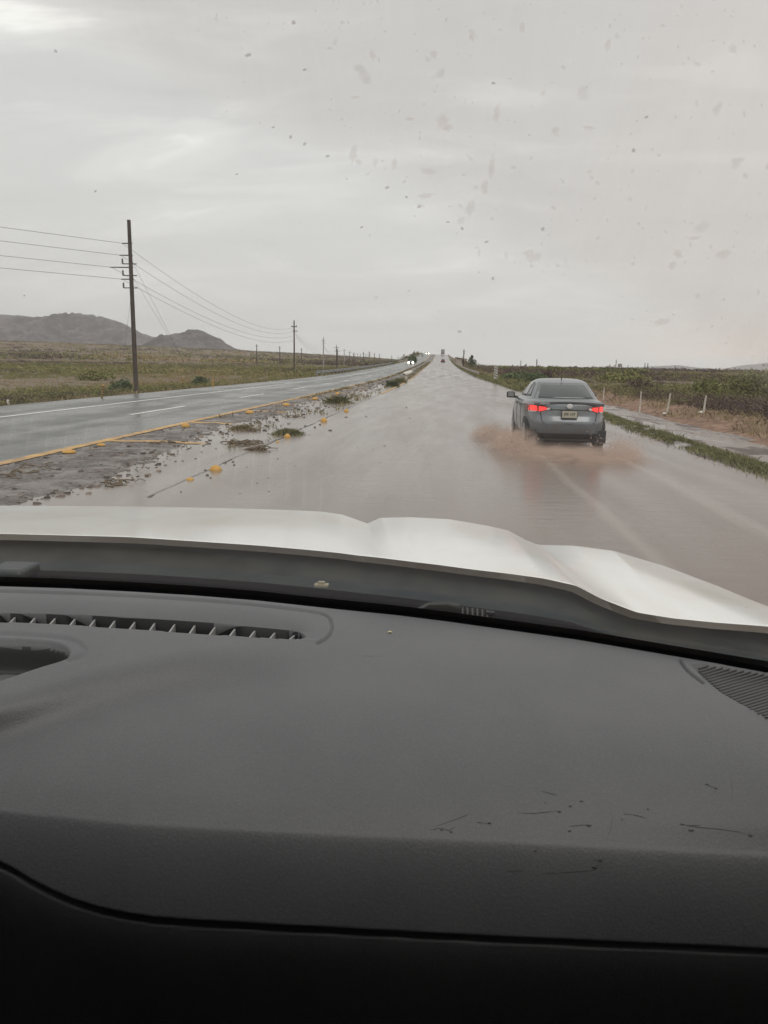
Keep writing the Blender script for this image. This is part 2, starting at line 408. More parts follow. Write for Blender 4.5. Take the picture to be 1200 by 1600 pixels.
hill('hills', [(-400, 500), (-120, 480), (-20, 490), (20, 491), (60, 499), (120, 506), (170, 512), (215, 519), (245, 527), (285, 548)], 5600, 500, 4, .4)
hill('hills', [(225, 548), (245, 532), (262, 523), (288, 518), (304, 512), (318, 518), (334, 523), (348, 533), (362, 541), (384, 548), (400, 552)], 3600, 420, 8, .5)
hill('hills', [(960, 580), (1010, 572), (1060, 570), (1090, 574), (1130, 576), (1165, 570), (1200, 566), (1280, 562), (1400, 566), (1500, 585)], 8600, 500, 12, .3)

# ------------------------------------------------------------------ roads
ry = spaced(-40, [(0, 4), (45, .35), (120, 2), (900, 8)])
def strip(name, xs, ys, zf, m, kind='structure', label=None):
    XX, YY = np.meshgrid(np.asarray(xs, float), ys, indexing='ij'); ZZ = zf(XX, YY)
    o = raw_mesh(name, np.stack([XX + shift(YY), YY, ZZ], -1).reshape(-1, 3), gridfaces(len(xs), len(ys))[:, ::-1], m, smooth=True)
    return meta(o, kind=kind)
WL = .02                                             # level of the flood water
strip('road', np.linspace(XL, -7.0, 12), ry, lambda x, y: prof(y) + .05 - .006 * (x + 7.0), M['asphalt'])
def med(x, y):
    t = (x + 7.0) / 3.4
    edge = .10 + .40 * fbm(y * .25, x * 0 + 3, 3, 21) + .22 * fbm(y * 1.2, x * 1.4, 3, 22) + .25 * np.exp(-((y - 10) / 4)**2) + .20 * (fbm(y * 2.6, x * 2.6, 3, 23) - .5)
    return prof(y) + .05 - .045 * sstep(t - edge, -.16, .12) - .02 * sstep(t, .5, 1) + (fbm(x * 5, y * 5, 3, 4) - .5) * .022 * sstep(t, 0, .1)
my = spaced(2, [(60, .12), (140, .8), (900, 8)])
strip('road', np.linspace(-6.999, -3.55, 36), my, med, M['chips'])
strip('road', np.linspace(-3.549, XE, 10), ry, lambda x, y: prof(y) - .02 - .01 * sstep(x, -3.5, -2), M['muddy_road'])
wy = spaced(-40, [(0, 4), (60, .6), (150, 3)])
def weavy(x, y): return WL + .004 * (fbm(x * .8, y * .5, 3, 31) - .5)
o = strip('water', np.concatenate([[-6.95], np.linspace(-6.5, 4.9, 24), [5.12]]), wy, weavy, M['water'])
# wobbling water edge against the verge
me = o.data; 
for v_ in me.vertices:
    if v_.co.x - float(shift(v_.co.y)) > 5.1: v_.co.x += .35 * (float(fbm(v_.co.y * .5, 1.0, 4, 17)) - .45)
tx = np.linspace(5.6, 7.9, 14); ty = spaced(-5, [(60, .35), (120, 3), (130, 5)])
def trackz(x, y): return prof(y) * 1 - .01 + (fbm(x * 1.4, y * .7, 4, 41) - .45) * .07
strip('track', tx, ty, lambda x, y: trackz(x, y) - .25 * sstep(y, 60, 120) , M['mud'])
strip('water', np.linspace(5.7, 7.7, 4), spaced(-5, [(58, 2)]), lambda x, y: -.012 + 0 * x, M['water'])

def vergez(x, y): return prof(y) + .006 + .035 * np.exp(-((x - 5.6) / .35)**2) + .02 * (fbm(x * 3, y * 3, 3, 44) - .5)
strip('verge', np.linspace(5.0, 6.25, 9), spaced(-5, [(60, .35), (120, 3), (400, 10)]), vergez, M['mud'])
# painted markings (each line a sheet 4 mm above what it lies on)
def mark(x0, x1, y0, y1, zf, m, n=None, dx=0.0, parent=None):
    ys = np.linspace(y0, y1, n or max(2, int((y1 - y0) / 1.0) + 1)); xs = np.array([x0, (x0 + x1) / 2, x1])
    return strip('road_marking', xs, ys, lambda x, y: zf(x, y), m)
lz = lambda x, y: prof(y) + .056 - .006 * (x + 7.0)
mark(-12.3, -12.14, -10, 800, lz, M['white_paint'], 400)
mark(-7.06, -6.83, -10, 800, lambda x, y: prof(y) + .0625, M['yellow'], 700)
for k in range(26):
    y0 = 22.0 + k * 13.4 if k else 22.0
    if k < 6: y0 = [9.5, 22.8, 35.5, 48.5, 61, 74][k]
    mark(-9.55, -9.4, y0, y0 + 5.0, lz, M['white_paint'], 8)
mark(-3.68, -3.5, 45, 800, lambda x, y: np.maximum(prof(y) + .004, WL + .010), M['yellow'], 600)
# hatch bars of the median
HB = [15.2, 20.4, 25.8, 30.6, 35.4, 40.2, 45, 49.8, 54.6, 59.4, 64.2, 69, 73.8, 78.6]
for y0 in HB:
    n = 26; X = np.linspace(-6.84, -3.8 - random.random() * .6, n)
    P = np.zeros((n, 3, 3))
    for i, x in enumerate(X):
        for j, dy in enumerate((0, .17, .34)):
            yy = y0 + dy + (x + 6.84) * .12; P[i, j] = (x + shift(yy), yy, med(x, yy) + .008)
    meta(MB().grid(P).build('road_marking', M['yellow']), kind='structure')
# bare seam of the lane edge showing as a dark line in the shallow water
n = 300; yy = np.linspace(9.2, 48, n); P = np.zeros((n, 2, 3)); ww = .012 + .06 * (fbm(yy * 1.4, yy * 0, 3, 77) > .52) * fbm(yy * 6, yy * 0, 2, 78)
xx = -3.66 + .09 * (fbm(yy * 1.1, yy * 0, 4, 79) - .5)
for i in range(n): P[i, 0] = (xx[i] - ww[i] / 2, yy[i], WL + .007); P[i, 1] = (xx[i] + ww[i] / 2, yy[i], WL + .007)
meta(MB().grid(P).build('pavement_seam', M['rock']), kind='structure')

# ------------------------------------------------------------------ vegetation
def leaves(cx, cy, cz, r, h, n, size, tint, rngs=rng, flat=.35, up=.0):
    """n leaf quads in the half ellipsoid over each centre; arrays broadcast per clump"""
    N = len(cx); idx = np.repeat(np.arange(N), n); K = len(idx)
    th = rngs.random(K) * 2 * np.pi; ph = np.arccos(rngs.random(K)); rad = (.55 + .45 * rngs.random(K)**.5) * (.75 + .5 * rngs.random(K))
    x = cx[idx] + r[idx] * rad * np.sin(ph) * np.cos(th); y = cy[idx] + r[idx] * rad * np.sin(ph) * np.sin(th)
    z = cz[idx] + h[idx] * rad * np.cos(ph)
    a = rngs.normal(size=(K, 3)); a[:, 2] += up; a /= np.linalg.norm(a, axis=1)[:, None]
    b = np.cross(a, rngs.normal(size=(K, 3))); b /= np.linalg.norm(b, axis=1)[:, None]
    s = (size[idx] * (.6 + .8 * rngs.random(K)))[:, None]
    C = np.stack([x, y, z], -1)
    V = np.stack([C - a * s, C - b * s * flat, C + a * s, C + b * s * flat], 1).reshape(-1, 3)
    Q = np.arange(K * 4).reshape(K, 4)
    t = np.clip(tint[idx] + rngs.normal(size=K) * .1, 0, 1)
    return V, Q, t
def merge(parts):
    Vs, Qs, Ts, o = [], [], [], 0
    for V, Q, t in parts: Vs.append(V); Qs.append(Q + o); Ts.append(t); o += len(V)
    return np.concatenate(Vs), np.concatenate(Qs), np.concatenate(Ts)
def scatter(n, x0, x1, y0, y1, side, rr, hh, leafn, leafs, wedge=None, thresh=.38):
    x = rng.uniform(x0, x1, n); y = y0 * (y1 / y0)**rng.random(n)
    if side < 0: x = -15.9 - (rng.random(n)**1.3) * (-x0 - 15.9) * np.minimum(1, .12 + y / y1) if wedge else x
    else: x = 9.5 + (rng.random(n)**1.2) * (x1 - 9.5) * np.minimum(1, .15 + y / y1) if wedge else x
    d = fbm(x * .03 + 7, y * .018, 4, 51); keep = d > thresh
    x, y, d = x[keep], y[keep], d[keep]; X = x - shift(y)
    ok = (X < -16) | (X > 9.4); x, y, d = x[ok], y[ok], d[ok]; n = len(x)
    x = x + 0; z = ground(x, y) - .05
    r = rng.uniform(*rr, n) * (.6 + 1.0 * d); h = rng.uniform(*hh, n) * (.6 + .9 * d)
    tint = np.clip(fbm(x * .02, y * .010, 4, 61) * 2.8 - .98 - .10 * (side > 0) + rng.normal(size=n) * .16, 0, 1)
    return leaves(x, y, z, r, h, leafn, np.full(n, leafs), tint)
sc = []
sc.append(scatter(2100, -75, 0, 24, 130, -1, (.3, .8), (.16, .46), 130, .055, True, .34))
sc.append(scatter(1700, 0, 70, 18, 130, 1, (.3, .9), (.2, .6), 130, .055, True, .34))
sc.append(scatter(6500, -80, 0, 22, 140, -1, (.15, .45), (.08, .2), 26, .045, True, .22))
sc.append(scatter(6500, 0, 75, 16, 140, 1, (.15, .45), (.08, .22), 26, .045, True, .22))
sc.append(scatter(3800, -330, 0, 110, 520, -1, (.7, 1.8), (.4, .9), 50, .17, True, .36))
sc.append(scatter(3800, 0, 280, 110, 520, 1, (.8, 2.0), (.5, 1.25), 50, .18, True, .36))
sc.append(scatter(5200, -1500, 0, 480, 2400, -1, (2.5, 6), (1.2, 2.6), 16, 1.0, True))
sc.append(scatter(4200, 0, 1200, 480, 2400, 1, (2.5, 6), (1.2, 3.0), 16, 1.0, True))
V, Q, T = merge(sc)
meta(raw_mesh('desert_scrub', V, Q, M['scrub'], T), 'low grey green desert scrub covering the plain on both sides of the highway', 'scrub', kind='stuff')

def blades(x, y, z, hgt, wid, tint, lean=.35):
    N = len(x); a = rng.random(N) * 2 * np.pi; l = rng.normal(size=(N, 2)) * lean
    d = np.stack([np.cos(a), np.sin(a), np.zeros(N)], -1) * (wid / 2)[:, None] if hasattr(wid, '__len__') else np.stack([np.cos(a), np.sin(a), np.zeros(N)], -1) * wid / 2
    B = np.stack([x, y, z], -1); mid = B + np.stack([l[:, 0] * .35, l[:, 1] * .35, np.ones(N) * .6], -1) * hgt[:, None]
    tip = B + np.stack([l[:, 0], l[:, 1], np.ones(N)], -1) * hgt[:, None]
    V = np.stack([B - d, B + d, mid + d * .7, tip, mid - d * .7], 1).reshape(-1, 3)
    return V, np.arange(N * 5).reshape(N, 5), np.clip(tint + rng.normal(size=N) * .18, 0, 1)
# verge between flooded lane and mud track
N = 30000; y = 7 * (75 / 7)**rng.random(N); c = 5.62 + .25 * (fbm(y * .25, y * 0, 3, 91) - .5) + .12 * sstep(y, 18, 40)
x = c + rng.normal(size=N) * (.15 + .09 * fbm(y * .6, y * 0, 2, 92)); k = fbm(x * 2, y * .9, 3, 93); keep = k > .3; x, y, k = x[keep], y[keep], k[keep]
V, Q, T = blades(x + shift(y), y, vergez(x, y) - .01, .03 + .07 * k * rng.random(len(x)) + .03 * rng.random(len(x)), .012 + y * .0006, .55 * k + .2 * rng.random(len(x)), .6)
P = [(V, Q, T)]
N = 9000; y = 55 * (420 / 55)**rng.random(N); x = 5.3 + rng.random(N)**1.5 * 3.2 * sstep(y, 40, 75); 
P.append(blades(x + shift(y), y, ground(x + shift(y), y), .2 + .35 * rng.random(N), .05 + y * .0012, .3 + .3 * rng.random(N), .5))
V, Q, T = merge(P)
meta(raw_mesh('grass', V, Q, M['grass'], T), 'green grass growing along the right edge of the flooded lane', 'grass', kind='stuff')
N = 34000; y = 18 * (420 / 18)**rng.random(N); x = -15.1 - rng.random(N)**1.4 * 2.4; k = fbm(x, y * .5, 3, 95); keep = k > .36; x, y, k = x[keep], y[keep], k[keep]
V, Q, T = blades(x + shift(y), y, ground(x + shift(y), y) - .02, (.10 + .40 * k * rng.random(len(x))) * .8, .012 + y * .0006, k + .2 * rng.random(len(x)) - .1, .5)
x2 = np.concatenate([rng.uniform(8.0, 12, 16000)]); y2 = 15 * (70 / 15)**rng.random(16000); k2 = fbm(x2, y2 * .5, 3, 97); kk = k2 > .5; x2, y2, k2 = x2[kk], y2[kk], k2[kk]
P = [(V, Q, T), blades(x2, y2, ground(x2, y2) - .02, .06 + .16 * rng.random(len(x2)), .008 + y2 * .0004, k2 + .1, .6)]
V, Q, T = merge(P)
meta(raw_mesh('dry_grass', V, Q, M['dry'], T), 'straw coloured dry grass on the banks beside road and mud track', 'grass', kind='stuff')

def bush(name, px, py, wpx, hpx, label, m='scrub', tint=.5, n=380, cat='bush', group=None, Y=None, X=None):
    if Y is None: p = on_z(px, py, 0.0); x, y = p[0], p[1]
    else: x, y = (X if X is not None else (px - 695) / F * Y), Y
    z = float(ground(x, y)); r = wpx / F * y / 2; h = hpx / F * y
    t = thing(name, label, cat, (x, y, z), 0, group); N = 9
    a = rng.random(N) * 6.28; q = rng.random(N)**.5 * r * .62
    V, Q, T = leaves(np.cos(a) * q, np.sin(a) * q, rng.random(N) * h * .35, np.full(N, r * .5), h * (.4 + .3 * rng.random(N)), n // N, np.full(N, max(.035, y * .0022)), np.full(N, tint))
    raw_mesh('foliage', V, Q, M[m], T, t)
    b = MB()
    for k in range(5):
        aa = random.random() * 6.28; b.tube([(0, 0, -.05), (math.cos(aa) * r * .2, math.sin(aa) * r * .2, h * .3), (math.cos(aa) * r * .5, math.sin(aa) * r * .5, h * .65)], [.02 + r * .01, .015, .006], 5)
    b.build('stem', M['bark'], t); return t
bush('desert_bush', 188, 607, 36, 24, 'dark green rounded bush just left of the tall near power pole', 'green_leaf', .3, 900)
bush('desert_bush', 232, 607, 26, 12, 'yellow green bush just right of the tall near power pole base', 'scrub', .75, 500)
bush('desert_bush', 312, 597, 40, 15, 'dark green low bush beside the yellow roadside marker post', 'green_leaf', .25, 700)
bush('desert_bush', 150, 590, 70, 18, 'wide light green bush left behind the dark green one', 'scrub', .62, 900)
bush('desert_bush', 822, 609, 56, 20, 'bright green bush on the verge between striped sign and grey sedan', 'green_leaf', .35, 900, Y=74, X=8.2)
bush('desert_bush', 800, 600, 40, 14, 'smaller green bush directly behind the striped sign', 'green_leaf', .55, 700, Y=92, X=7.9)
bush('desert_bush', 838, 602, 22, 14, 'dark purple brown shrub behind the sedan roof', 'scrub', .03, 500, Y=85, X=11.0)
bush('desert_bush', 1150, 625, 110, 46, 'large grey green shrub at the right edge beyond the marker posts', 'scrub', .42, 2600, Y=40)
bush('desert_bush', 1085, 622, 60, 26, 'olive shrub behind the rightmost white marker post', 'scrub', .5, 1300, Y=44)
bush('desert_bush', 985, 618, 60, 20, 'brown shrub behind the second white marker post from the left', 'scrub', .15, 1100, Y=50)
bush('desert_bush', 965, 600, 80, 20, 'yellow green shrub just right of the sedan roof', 'scrub', .65, 1300, Y=82)
for i, (px, Y, wp, hp, lb) in enumerate([(835, 330, 34, 8, 'olive tree line bush on the right horizon above the sedan left side'), (868, 300, 40, 9, 'round horizon bush above the sedan roof antenna'),
        (905, 310, 36, 8, 'horizon bush above the sedan right rear pillar'), (940, 290, 50, 9, 'broad horizon bush right of the sedan'), (985, 330, 44, 7, 'low horizon bush left of the two distant poles'), (780, 330, 30, 6, 'small bush on the horizon above the striped sign')]):
    bush('horizon_bush', px, 0, wp, hp, lb, 'scrub', .48, 900, group='bushes on the right horizon', Y=Y)
for px, Y, wp, hp, lb in [(645, 300, 13, 11, 'dark bush at the roadside just left of the overpass ramp'), (619, 330, 22, 7, 'green bush behind the oncoming car on the left'), (600, 350, 24, 5, 'low bush left of the oncoming car')]:
    bush('roadside_bush', px, 0, wp, hp, lb, 'green_leaf', .4, 700, Y=Y)

# dark tree by the right ramp
t = thing('tree', 'small dark tree beside the right side of the overpass ramp', 'tree', (10.6 , 300, float(ground(10.6, 300))))
MB().tube([(0, 0, -.2), (.1, 0, 1.4), (-.1, .1, 3.2)], [.18, .13, .06], 7).build('trunk', M['bark'], t)
N = 8; zz = np.array([1.4, 1.8, 2.4, 3.0, 3.6, 4.4, 2.0, 2.8]); V, Q, T = leaves(rng.normal(size=N) * .7, rng.normal(size=N) * .7, zz, np.array([1.7, 1.5, 1.2, 1.0, .8, .5, 1.5, 1.2]), np.full(N, 1.1), 90, np.full(N, .32), np.full(N, .1))
raw_mesh('crown', V, Q, M['green_leaf'], T, t)

# weeds and drift stranded on the median
def weed(px, py, wpx, hpx, label, m='grass', tint=.3, n=1500):
    p = on_z(px, py, WL); r = wpx / F * p[1] / 2; h = hpx / F * p[1]
    x = rng.normal(size=n) * r * .42; y = rng.normal(size=n) * .16
    V, Q, T = blades(x, y, np.zeros(n) - .01, h * (.25 + .75 * rng.random(n)) * np.exp(-(x / r)**2), .016 + np.zeros(n), tint + .3 * rng.random(n), .7)
    o = raw_mesh('weed_clump', V, Q, M[m], T); o.location = (p[0], p[1], WL); return meta(o, label, 'weed clump', 'weed clumps stranded on the median')
weed(450, 679, 54, 12, 'flat green weed clump lying in water behind a yellow dome', 'grass', .15)
weed(528, 630, 46, 15, 'green weed clump growing at the end of the hatch bars', 'grass', .3)
weed(613, 604, 22, 12, 'dark weed clump near the far end of the median', 'green_leaf', .3)
weed(625, 598, 20, 9, 'small far weed clump beside the white median post', 'grass', .4)
weed(378, 671, 40, 9, 'mixed pale weed clump on sand nearest the yellow line', 'dry', .3)
def drift(px, py, wpx, label, n=60, dpt=.22):
    n = int(n * .6)
    p = on_z(px, py, WL); r = wpx / F * p[1] / 2; b = MB()
    for k in range(n):
        x, y, a, l = random.gauss(0, r * .6), random.gauss(0, dpt * 1.3), random.gauss(0, .9), random.uniform(.06, .34)
        z = random.random() * .045; b.tube([(x - math.cos(a) * l / 2, y - math.sin(a) * l / 2, z), (x, y, z + random.uniform(0, .05)), (x + math.cos(a) * l / 2, y + math.sin(a) * l / 2, z)], random.uniform(.004, .013), 4)
    for k in range(n // 3):
        x, y = random.gauss(0, r * .45), random.gauss(0, dpt * .8); s_ = random.uniform(.02, .06)
        b.lathe([(s_ * .7, 0), (s_, s_ * .3), (s_ * .5, s_ * .8)], 6, (x, y, -.01), sc=(1.3, 1))
    o = b.build('drift_debris', M['twigs']); o.location = (p[0], p[1], WL); return meta(o, label, 'debris', 'drifts of twigs washed onto the median')
drift(382, 694, 46, 'long brown twig drift in front of the weed clump', 90)
drift(405, 703, 24, 'dark tangled debris at the right end of the twig drift', 70, .1)
drift(180, 757, 40, 'thin debris line close in front of the near median edge', 26, .1)
drift(250, 695, 30, 'dark debris beside the near end of the asphalt patch', 26, .1)
drift(395, 640 + 34, 14, 'small twig tuft at the edge of the pale weeds', 20, .1)
drift(457, 645 + 7, 18, 'small dark debris streak behind the weed clump', 18, .1)
drift(45, 738, 90, 'dark grit and twigs lying on the near bare asphalt', 60, .5)

def medz(x, y): return np.maximum(med(x, y), WL)
N = 5200; y = 8.5 * (110 / 8.5)**rng.random(N); x = -6.85 + rng.random(N)**1.3 * 2.6; g_ = med(x, y) - WL; k = np.exp(-(g_ / .02)**2) * (.3 + fbm(x * 2, y * .8, 3, 88)); keep = rng.random(N) < k * .9; x, y = x[keep], y[keep]; n = len(x)
r_ = (.010 + .022 * rng.random(n)**3) * (1 + y * .03); rx = np.zeros((n, 8, 3))
for q, (dx, dy, dz) in enumerate([(-1, -1, -.5), (1, -1, -.5), (1, 1, -.5), (-1, 1, -.5), (-.6, -.6, .7), (.7, -.5, .6), (.6, .6, .8), (-.6, .5, .6)]):
    rx[:, q] = np.stack([x + shift(y) + dx * r_ * rng.uniform(.7, 1.5, n), y + dy * r_ * rng.uniform(.7, 1.4, n), medz(x, y) + dz * r_ * rng.uniform(.6, 1.1, n)], -1)
fq = np.array([(4, 5, 6, 7), (0, 1, 5, 4), (1, 2, 6, 5), (2, 3, 7, 6), (3, 0, 4, 7)]); Q = (np.arange(n)[:, None, None] * 8 + fq[None]).reshape(-1, 4)
M['gravel'] = leafmat('wet_gravel', [(0, (.05, .04, .035)), (.6, (.12, .095, .08)), (1, (.24, .19, .15))])
meta(raw_mesh('gravel', rx.reshape(-1, 3), Q, M['gravel'], np.repeat(rng.random(n), 5)), 'brown gravel and rubble strewn along the ragged water line of the median', 'gravel', kind='stuff')
N = 9000; y = 14 * (330 / 14)**rng.random(N); x = np.where(rng.random(N) < .5, -6.6 + rng.normal(size=N) * .25, -4.3 + rng.normal(size=N) * .5); k = fbm(x * 1.2, y * .35, 3, 99); keep = (k > .60 - .16 * sstep(y, 40, 110)) & (x < -3.75) & (x > -6.8); x, y, k = x[keep], y[keep], k[keep]
V, Q, T = blades(x + shift(y), y, medz(x, y) - .01, .04 + .10 * rng.random(len(x)) + .0006 * y, .012 + y * .0006, .15 + .9 * (k - .4), .8)
meta(raw_mesh('grass', V, Q, M['dry'], T), 'thin brown weeds and straw caught along the median', 'grass', kind='stuff')
# loose rocks
rk = [(212, 712, 12, 5), (238, 774, 5, 3), (283, 769, 4, 3), (324, 743, 5, 4), (329, 747, 4, 3), (352, 724, 5, 3), (364, 722, 5, 3), (366, 727, 4, 3), (386, 730, 3, 2), (345, 735, 6, 3), (321, 735, 6, 3),
      (345, 676, 7, 5), (322, 679, 16, 3), (435, 683, 4, 3), (463, 681, 3, 2), (477, 666, 4, 3), (492, 668, 4, 3), (485, 664, 3, 2), (500, 664, 4, 3), (516, 673, 6, 3), (541, 652, 6, 2), (421, 707, 4, 2), (434, 717, 3, 2),
      (601, 697, 3, 2), (594, 723, 3, 1.5), (559, 700, 2, 1.5), (583, 703, 2, 1.5), (635, 637, 3, 2), (641, 654, 2, 1.5), (420, 768, 4, 2), (572, 651, 3, 2), (301, 672, 5, 3), (420, 747, 3, 1.5), (375, 771, 3, 1.5), (460, 728, 3, 1.5), (402, 755, 3, 1.5)]
def rockmesh(seed):
    r_ = random.Random(seed); b = MB(); prof_ = [(.3, -.2), (.85, 0), (1, .3), (.75, .75), (.3, 1)]; b.lathe(prof_, 9)
    b.v = [(x * r_.uniform(.75, 1.15), y * r_.uniform(.75, 1.15), z * r_.uniform(.85, 1.1)) for x, y, z in b.v]; return b
proto = [rockmesh(k).build('rock', M['rock'], None, True) for k in range(4)]
desc = ['just before the hood on the left', 'near the yellow domes', 'among the stones beside a yellow dome', 'out in the flooded lane', 'behind the weed clump', 'on the near median']
used = set()
for i, (px, py, wp, hp) in enumerate(rk):
    p = on_z(px, py, WL)
    o = proto[i] if i < 4 else proto[i % 4].copy()
    if i >= 4: COL.objects.link(o)
    o.location = (p[0], p[1], WL - .006); s_ = wp / F * p[1] / 2 * 1.05; o.scale = (s_, s_ * .9, max(hp / F * p[1] * .75, .012)); o.rotation_euler = (0, 0, i)
    if i in (2,): w_ = 'dark pebble just before the hood, right one of a pair on the left'
    else:
        zone, lim = ('close before the white hood', lambda q: q[1] > 740 and q[0] > 0) if py > 740 else (('out in the flooded lane', lambda q: q[0] > 538) if px > 538 else (('around the largest yellow dome', lambda q: 715 < q[1] <= 740) if py > 715 else (('along the seam by the small domes', lambda q: q[0] > 425) if px > 425 else ('on the median behind the twig drifts', lambda q: True))))
        key = lambda q: 0 if q[1] > 740 else (1 if q[0] > 538 else (2 if q[1] > 715 else (3 if q[0] > 425 else 4)))
        mates = sorted(q[0] * 1e3 + q[1] for q in rk if key(q) == key((px, py))); n_ = mates.index(px * 1e3 + py)
        w_ = ORD[n_] + ' from the left of the dark stones ' + zone
    meta(o, w_, 'rock', 'dark wet stones washed over the road')

# yellow road domes
dm = MB().lathe([(1, -.15), (1, .05), (.93, .35), (.75, .62), (.48, .84), (.15, .95), (.02, .96)], 18)
d0 = dm.build('road_dome', M['yellow_far'], None, True)
domes = [(337, 735, 20, 9.5, 'largest yellow road dome, standing whole in shallow water', 0), (297, 750, 13, 5, 'half sunk orange dome just left of the largest one', 0), (449, 684, 11, 7, 'yellow dome in front of the flat green weed clump', 0),
         (506, 659, 11, 7, 'yellow dome at the dark seam, third along the right line', 0), (541, 643.5, 8, 5, 'small yellow dome further up the seam past the third', 0), (434, 691, 6, 3, 'sunken dome fragment just left of the dome by the weeds', 0),
         (108, 707, 22, 5, 'flattened orange dome on the near yellow line', .06), (158, 696, 14, 3.5, 'low orange dome where the first hatch bar meets the line', .06), (290, 666.5, 14, 6, 'orange dome midway along the left yellow line', .06), (390, 645.5, 13, 5, 'orange dome at the start of the fourth hatch bar', .06),
         (447, 633.5, 12, 4, 'orange dome at the fifth hatch bar', .06), (492, 624, 10, 3.5, 'orange dome at the sixth hatch bar', .06), (527, 616, 8, 3, 'far orange dome at the seventh hatch bar', .06)]
for i, (px, py, wp, hp, lb, z0) in enumerate(domes):
    o = d0 if i == 0 else d0.copy()
    if i: COL.objects.link(o)
    p = on_z(px, py, z0 + WL * (z0 == 0)); o.location = (p[0], p[1], z0 + .004 if z0 else WL - .004); s_ = wp / F * p[1] / 2; o.scale = (s_, s_, hp / F * p[1] * 1.0)
    meta(o, lb, 'road dome', 'yellow domes marking the median')

# ------------------------------------------------------------------ roadside furniture
def post(px, py, hpx, wid, label, m, name='marker_post', lean=0, z0=None, bands=0, group=None, cat='post', base=False, Y=None):
    if Y: p = at_y(px, py, Y)
    else: p = on_z(px, py, 0.25 if px > 900 else -.05)
    z = float(ground(p[0], p[1])); h = (hpx / F * p[1]) * 1.03 + max(0, (p[2] - z))
    t = thing(name, label, cat, (p[0], p[1], z), 0, group); c = MB()
    c.tube([(0, 0, -.1), (lean * h * .5, 0, h * .5), (lean * h, 0, h)], [wid, wid * .95, wid * .85], 8).build('post_body', M[m], t)
    if bands:
        for k in range(bands):
            zz = h * (.25 + .68 * (k + .5) / bands); dz = h * .68 / bands * .25
            MB().tube([(lean * (zz - dz), 0, zz - dz), (lean * (zz + dz), 0, zz + dz)], wid * 1.08, 8).build('band', M['black_stripe'], t)
    else: MB().tube([(lean * h, 0, h - .002), (lean * h, 0, h + wid * .5)], [wid * 1.05, wid * .5], 8).build('cap', M[m], t)
    if base: MB().lathe([(wid * 2.6, 0), (wid * 2.2, .04), (wid * 1.0, .07)], 12, (-wid * 2.5, 0, .02)).build('foot', M['white_post'], t)
    return t
post(943, 620, 13, .03, 'faint white marker post just right of the sedan, leftmost of four', 'white_post', group='white marker posts beyond the mud track')
post(1000, 635, 21, .03, 'white marker post second from the left beyond the mud track', 'white_post', group='white marker posts beyond the mud track')
post(1042, 640, 23, .03, 'leaning white marker post with white scrap at its foot', 'white_post', lean=.1, base=True, group='white marker posts beyond the mud track')
post(1099, 645, 24, .033, 'rightmost white marker post by the grey green shrub', 'white_post', lean=.06, base=True, group='white marker posts beyond the mud track')
post(158, 627, 26, .04, 'leaning yellow and black banded post left of the tall power pole', 'yellow_far', lean=.18, bands=5)
post(333, 607, 13, .045, 'short plain yellow post right of the tall power pole', 'yellow_far')
post(286, 605, 13, .04, 'thin yellow banded post between power pole and plain yellow post', 'yellow_far', bands=3)
post(13, 636, 10, .05, 'small white stub post at the far left roadside', 'white_post')
# white object and kerb on the median
p = on_z(634, 594, WL); t = thing('median_post', 'white reflective post standing in water at the far end of the median', 'post', (p[0], p[1], WL))
MB().tube([(0, 0, -.05), (0, 0, .42)], .16, 10).build('post_body', M['white_post'], t); MB().box((0, -.165, .3), (.2, .01, .12)).build('reflector', M['clear_lens'], t)
b = MB(); n = 20; P = np.zeros((n, 5, 3))
for i in range(n):
    yy = 118 + i * 1.8; w_ = .12 + .55 * math.sin(math.pi * min(1, (i + .5) / n))
    for j, (q, hh) in enumerate([(-1, -.05), (-.8, .2), (0, .24), (.8, .2), (1, -.05)]): P[i, j] = (-5.4 + float(shift(yy)) + q * w_, yy, float(prof(yy)) + hh)
o = b.grid(P).build('white_mound', M['white_post']); meta(o, 'white kerb nose of the median where the ramp begins', 'mound')  # long white raised shape along the median

# object marker sign
sx, sy = 5.9 + float(shift(86)), 86; sz = float(ground(sx, sy)); t = thing('marker_sign', 'white panel with black diagonal stripes at the right road edge', 'road sign', (sx, sy, sz), 0)
MB().tube([(0, .03, -.2), (0, .03, 1.0)], .035, 8).build('post_body', M['steel'], t)
MB().box((0, 0, 1.12), (.42, .02, 1.36)).build('panel', M['white_post'], t)
for k in range(5):
    z0 = .5 + k * .27; b = MB()
    pts = [(.2, z0), (.2, z0 + .11), (-.2, z0 + .31), (-.2, z0 + .20)]
    i = [b.vert((x, -.0135, max(.455, min(1.785, z)))) for x, z in pts] + [b.vert((x, -.011, max(.455, min(1.785, z)))) for x, z in pts]
    b.f += [(0, 1, 2, 3), (7, 6, 5, 4), (0, 4, 5, 1), (1, 5, 6, 2), (2, 6, 7, 3), (3, 7, 4, 0)]; b.build('stripe', M['black_stripe'], t)

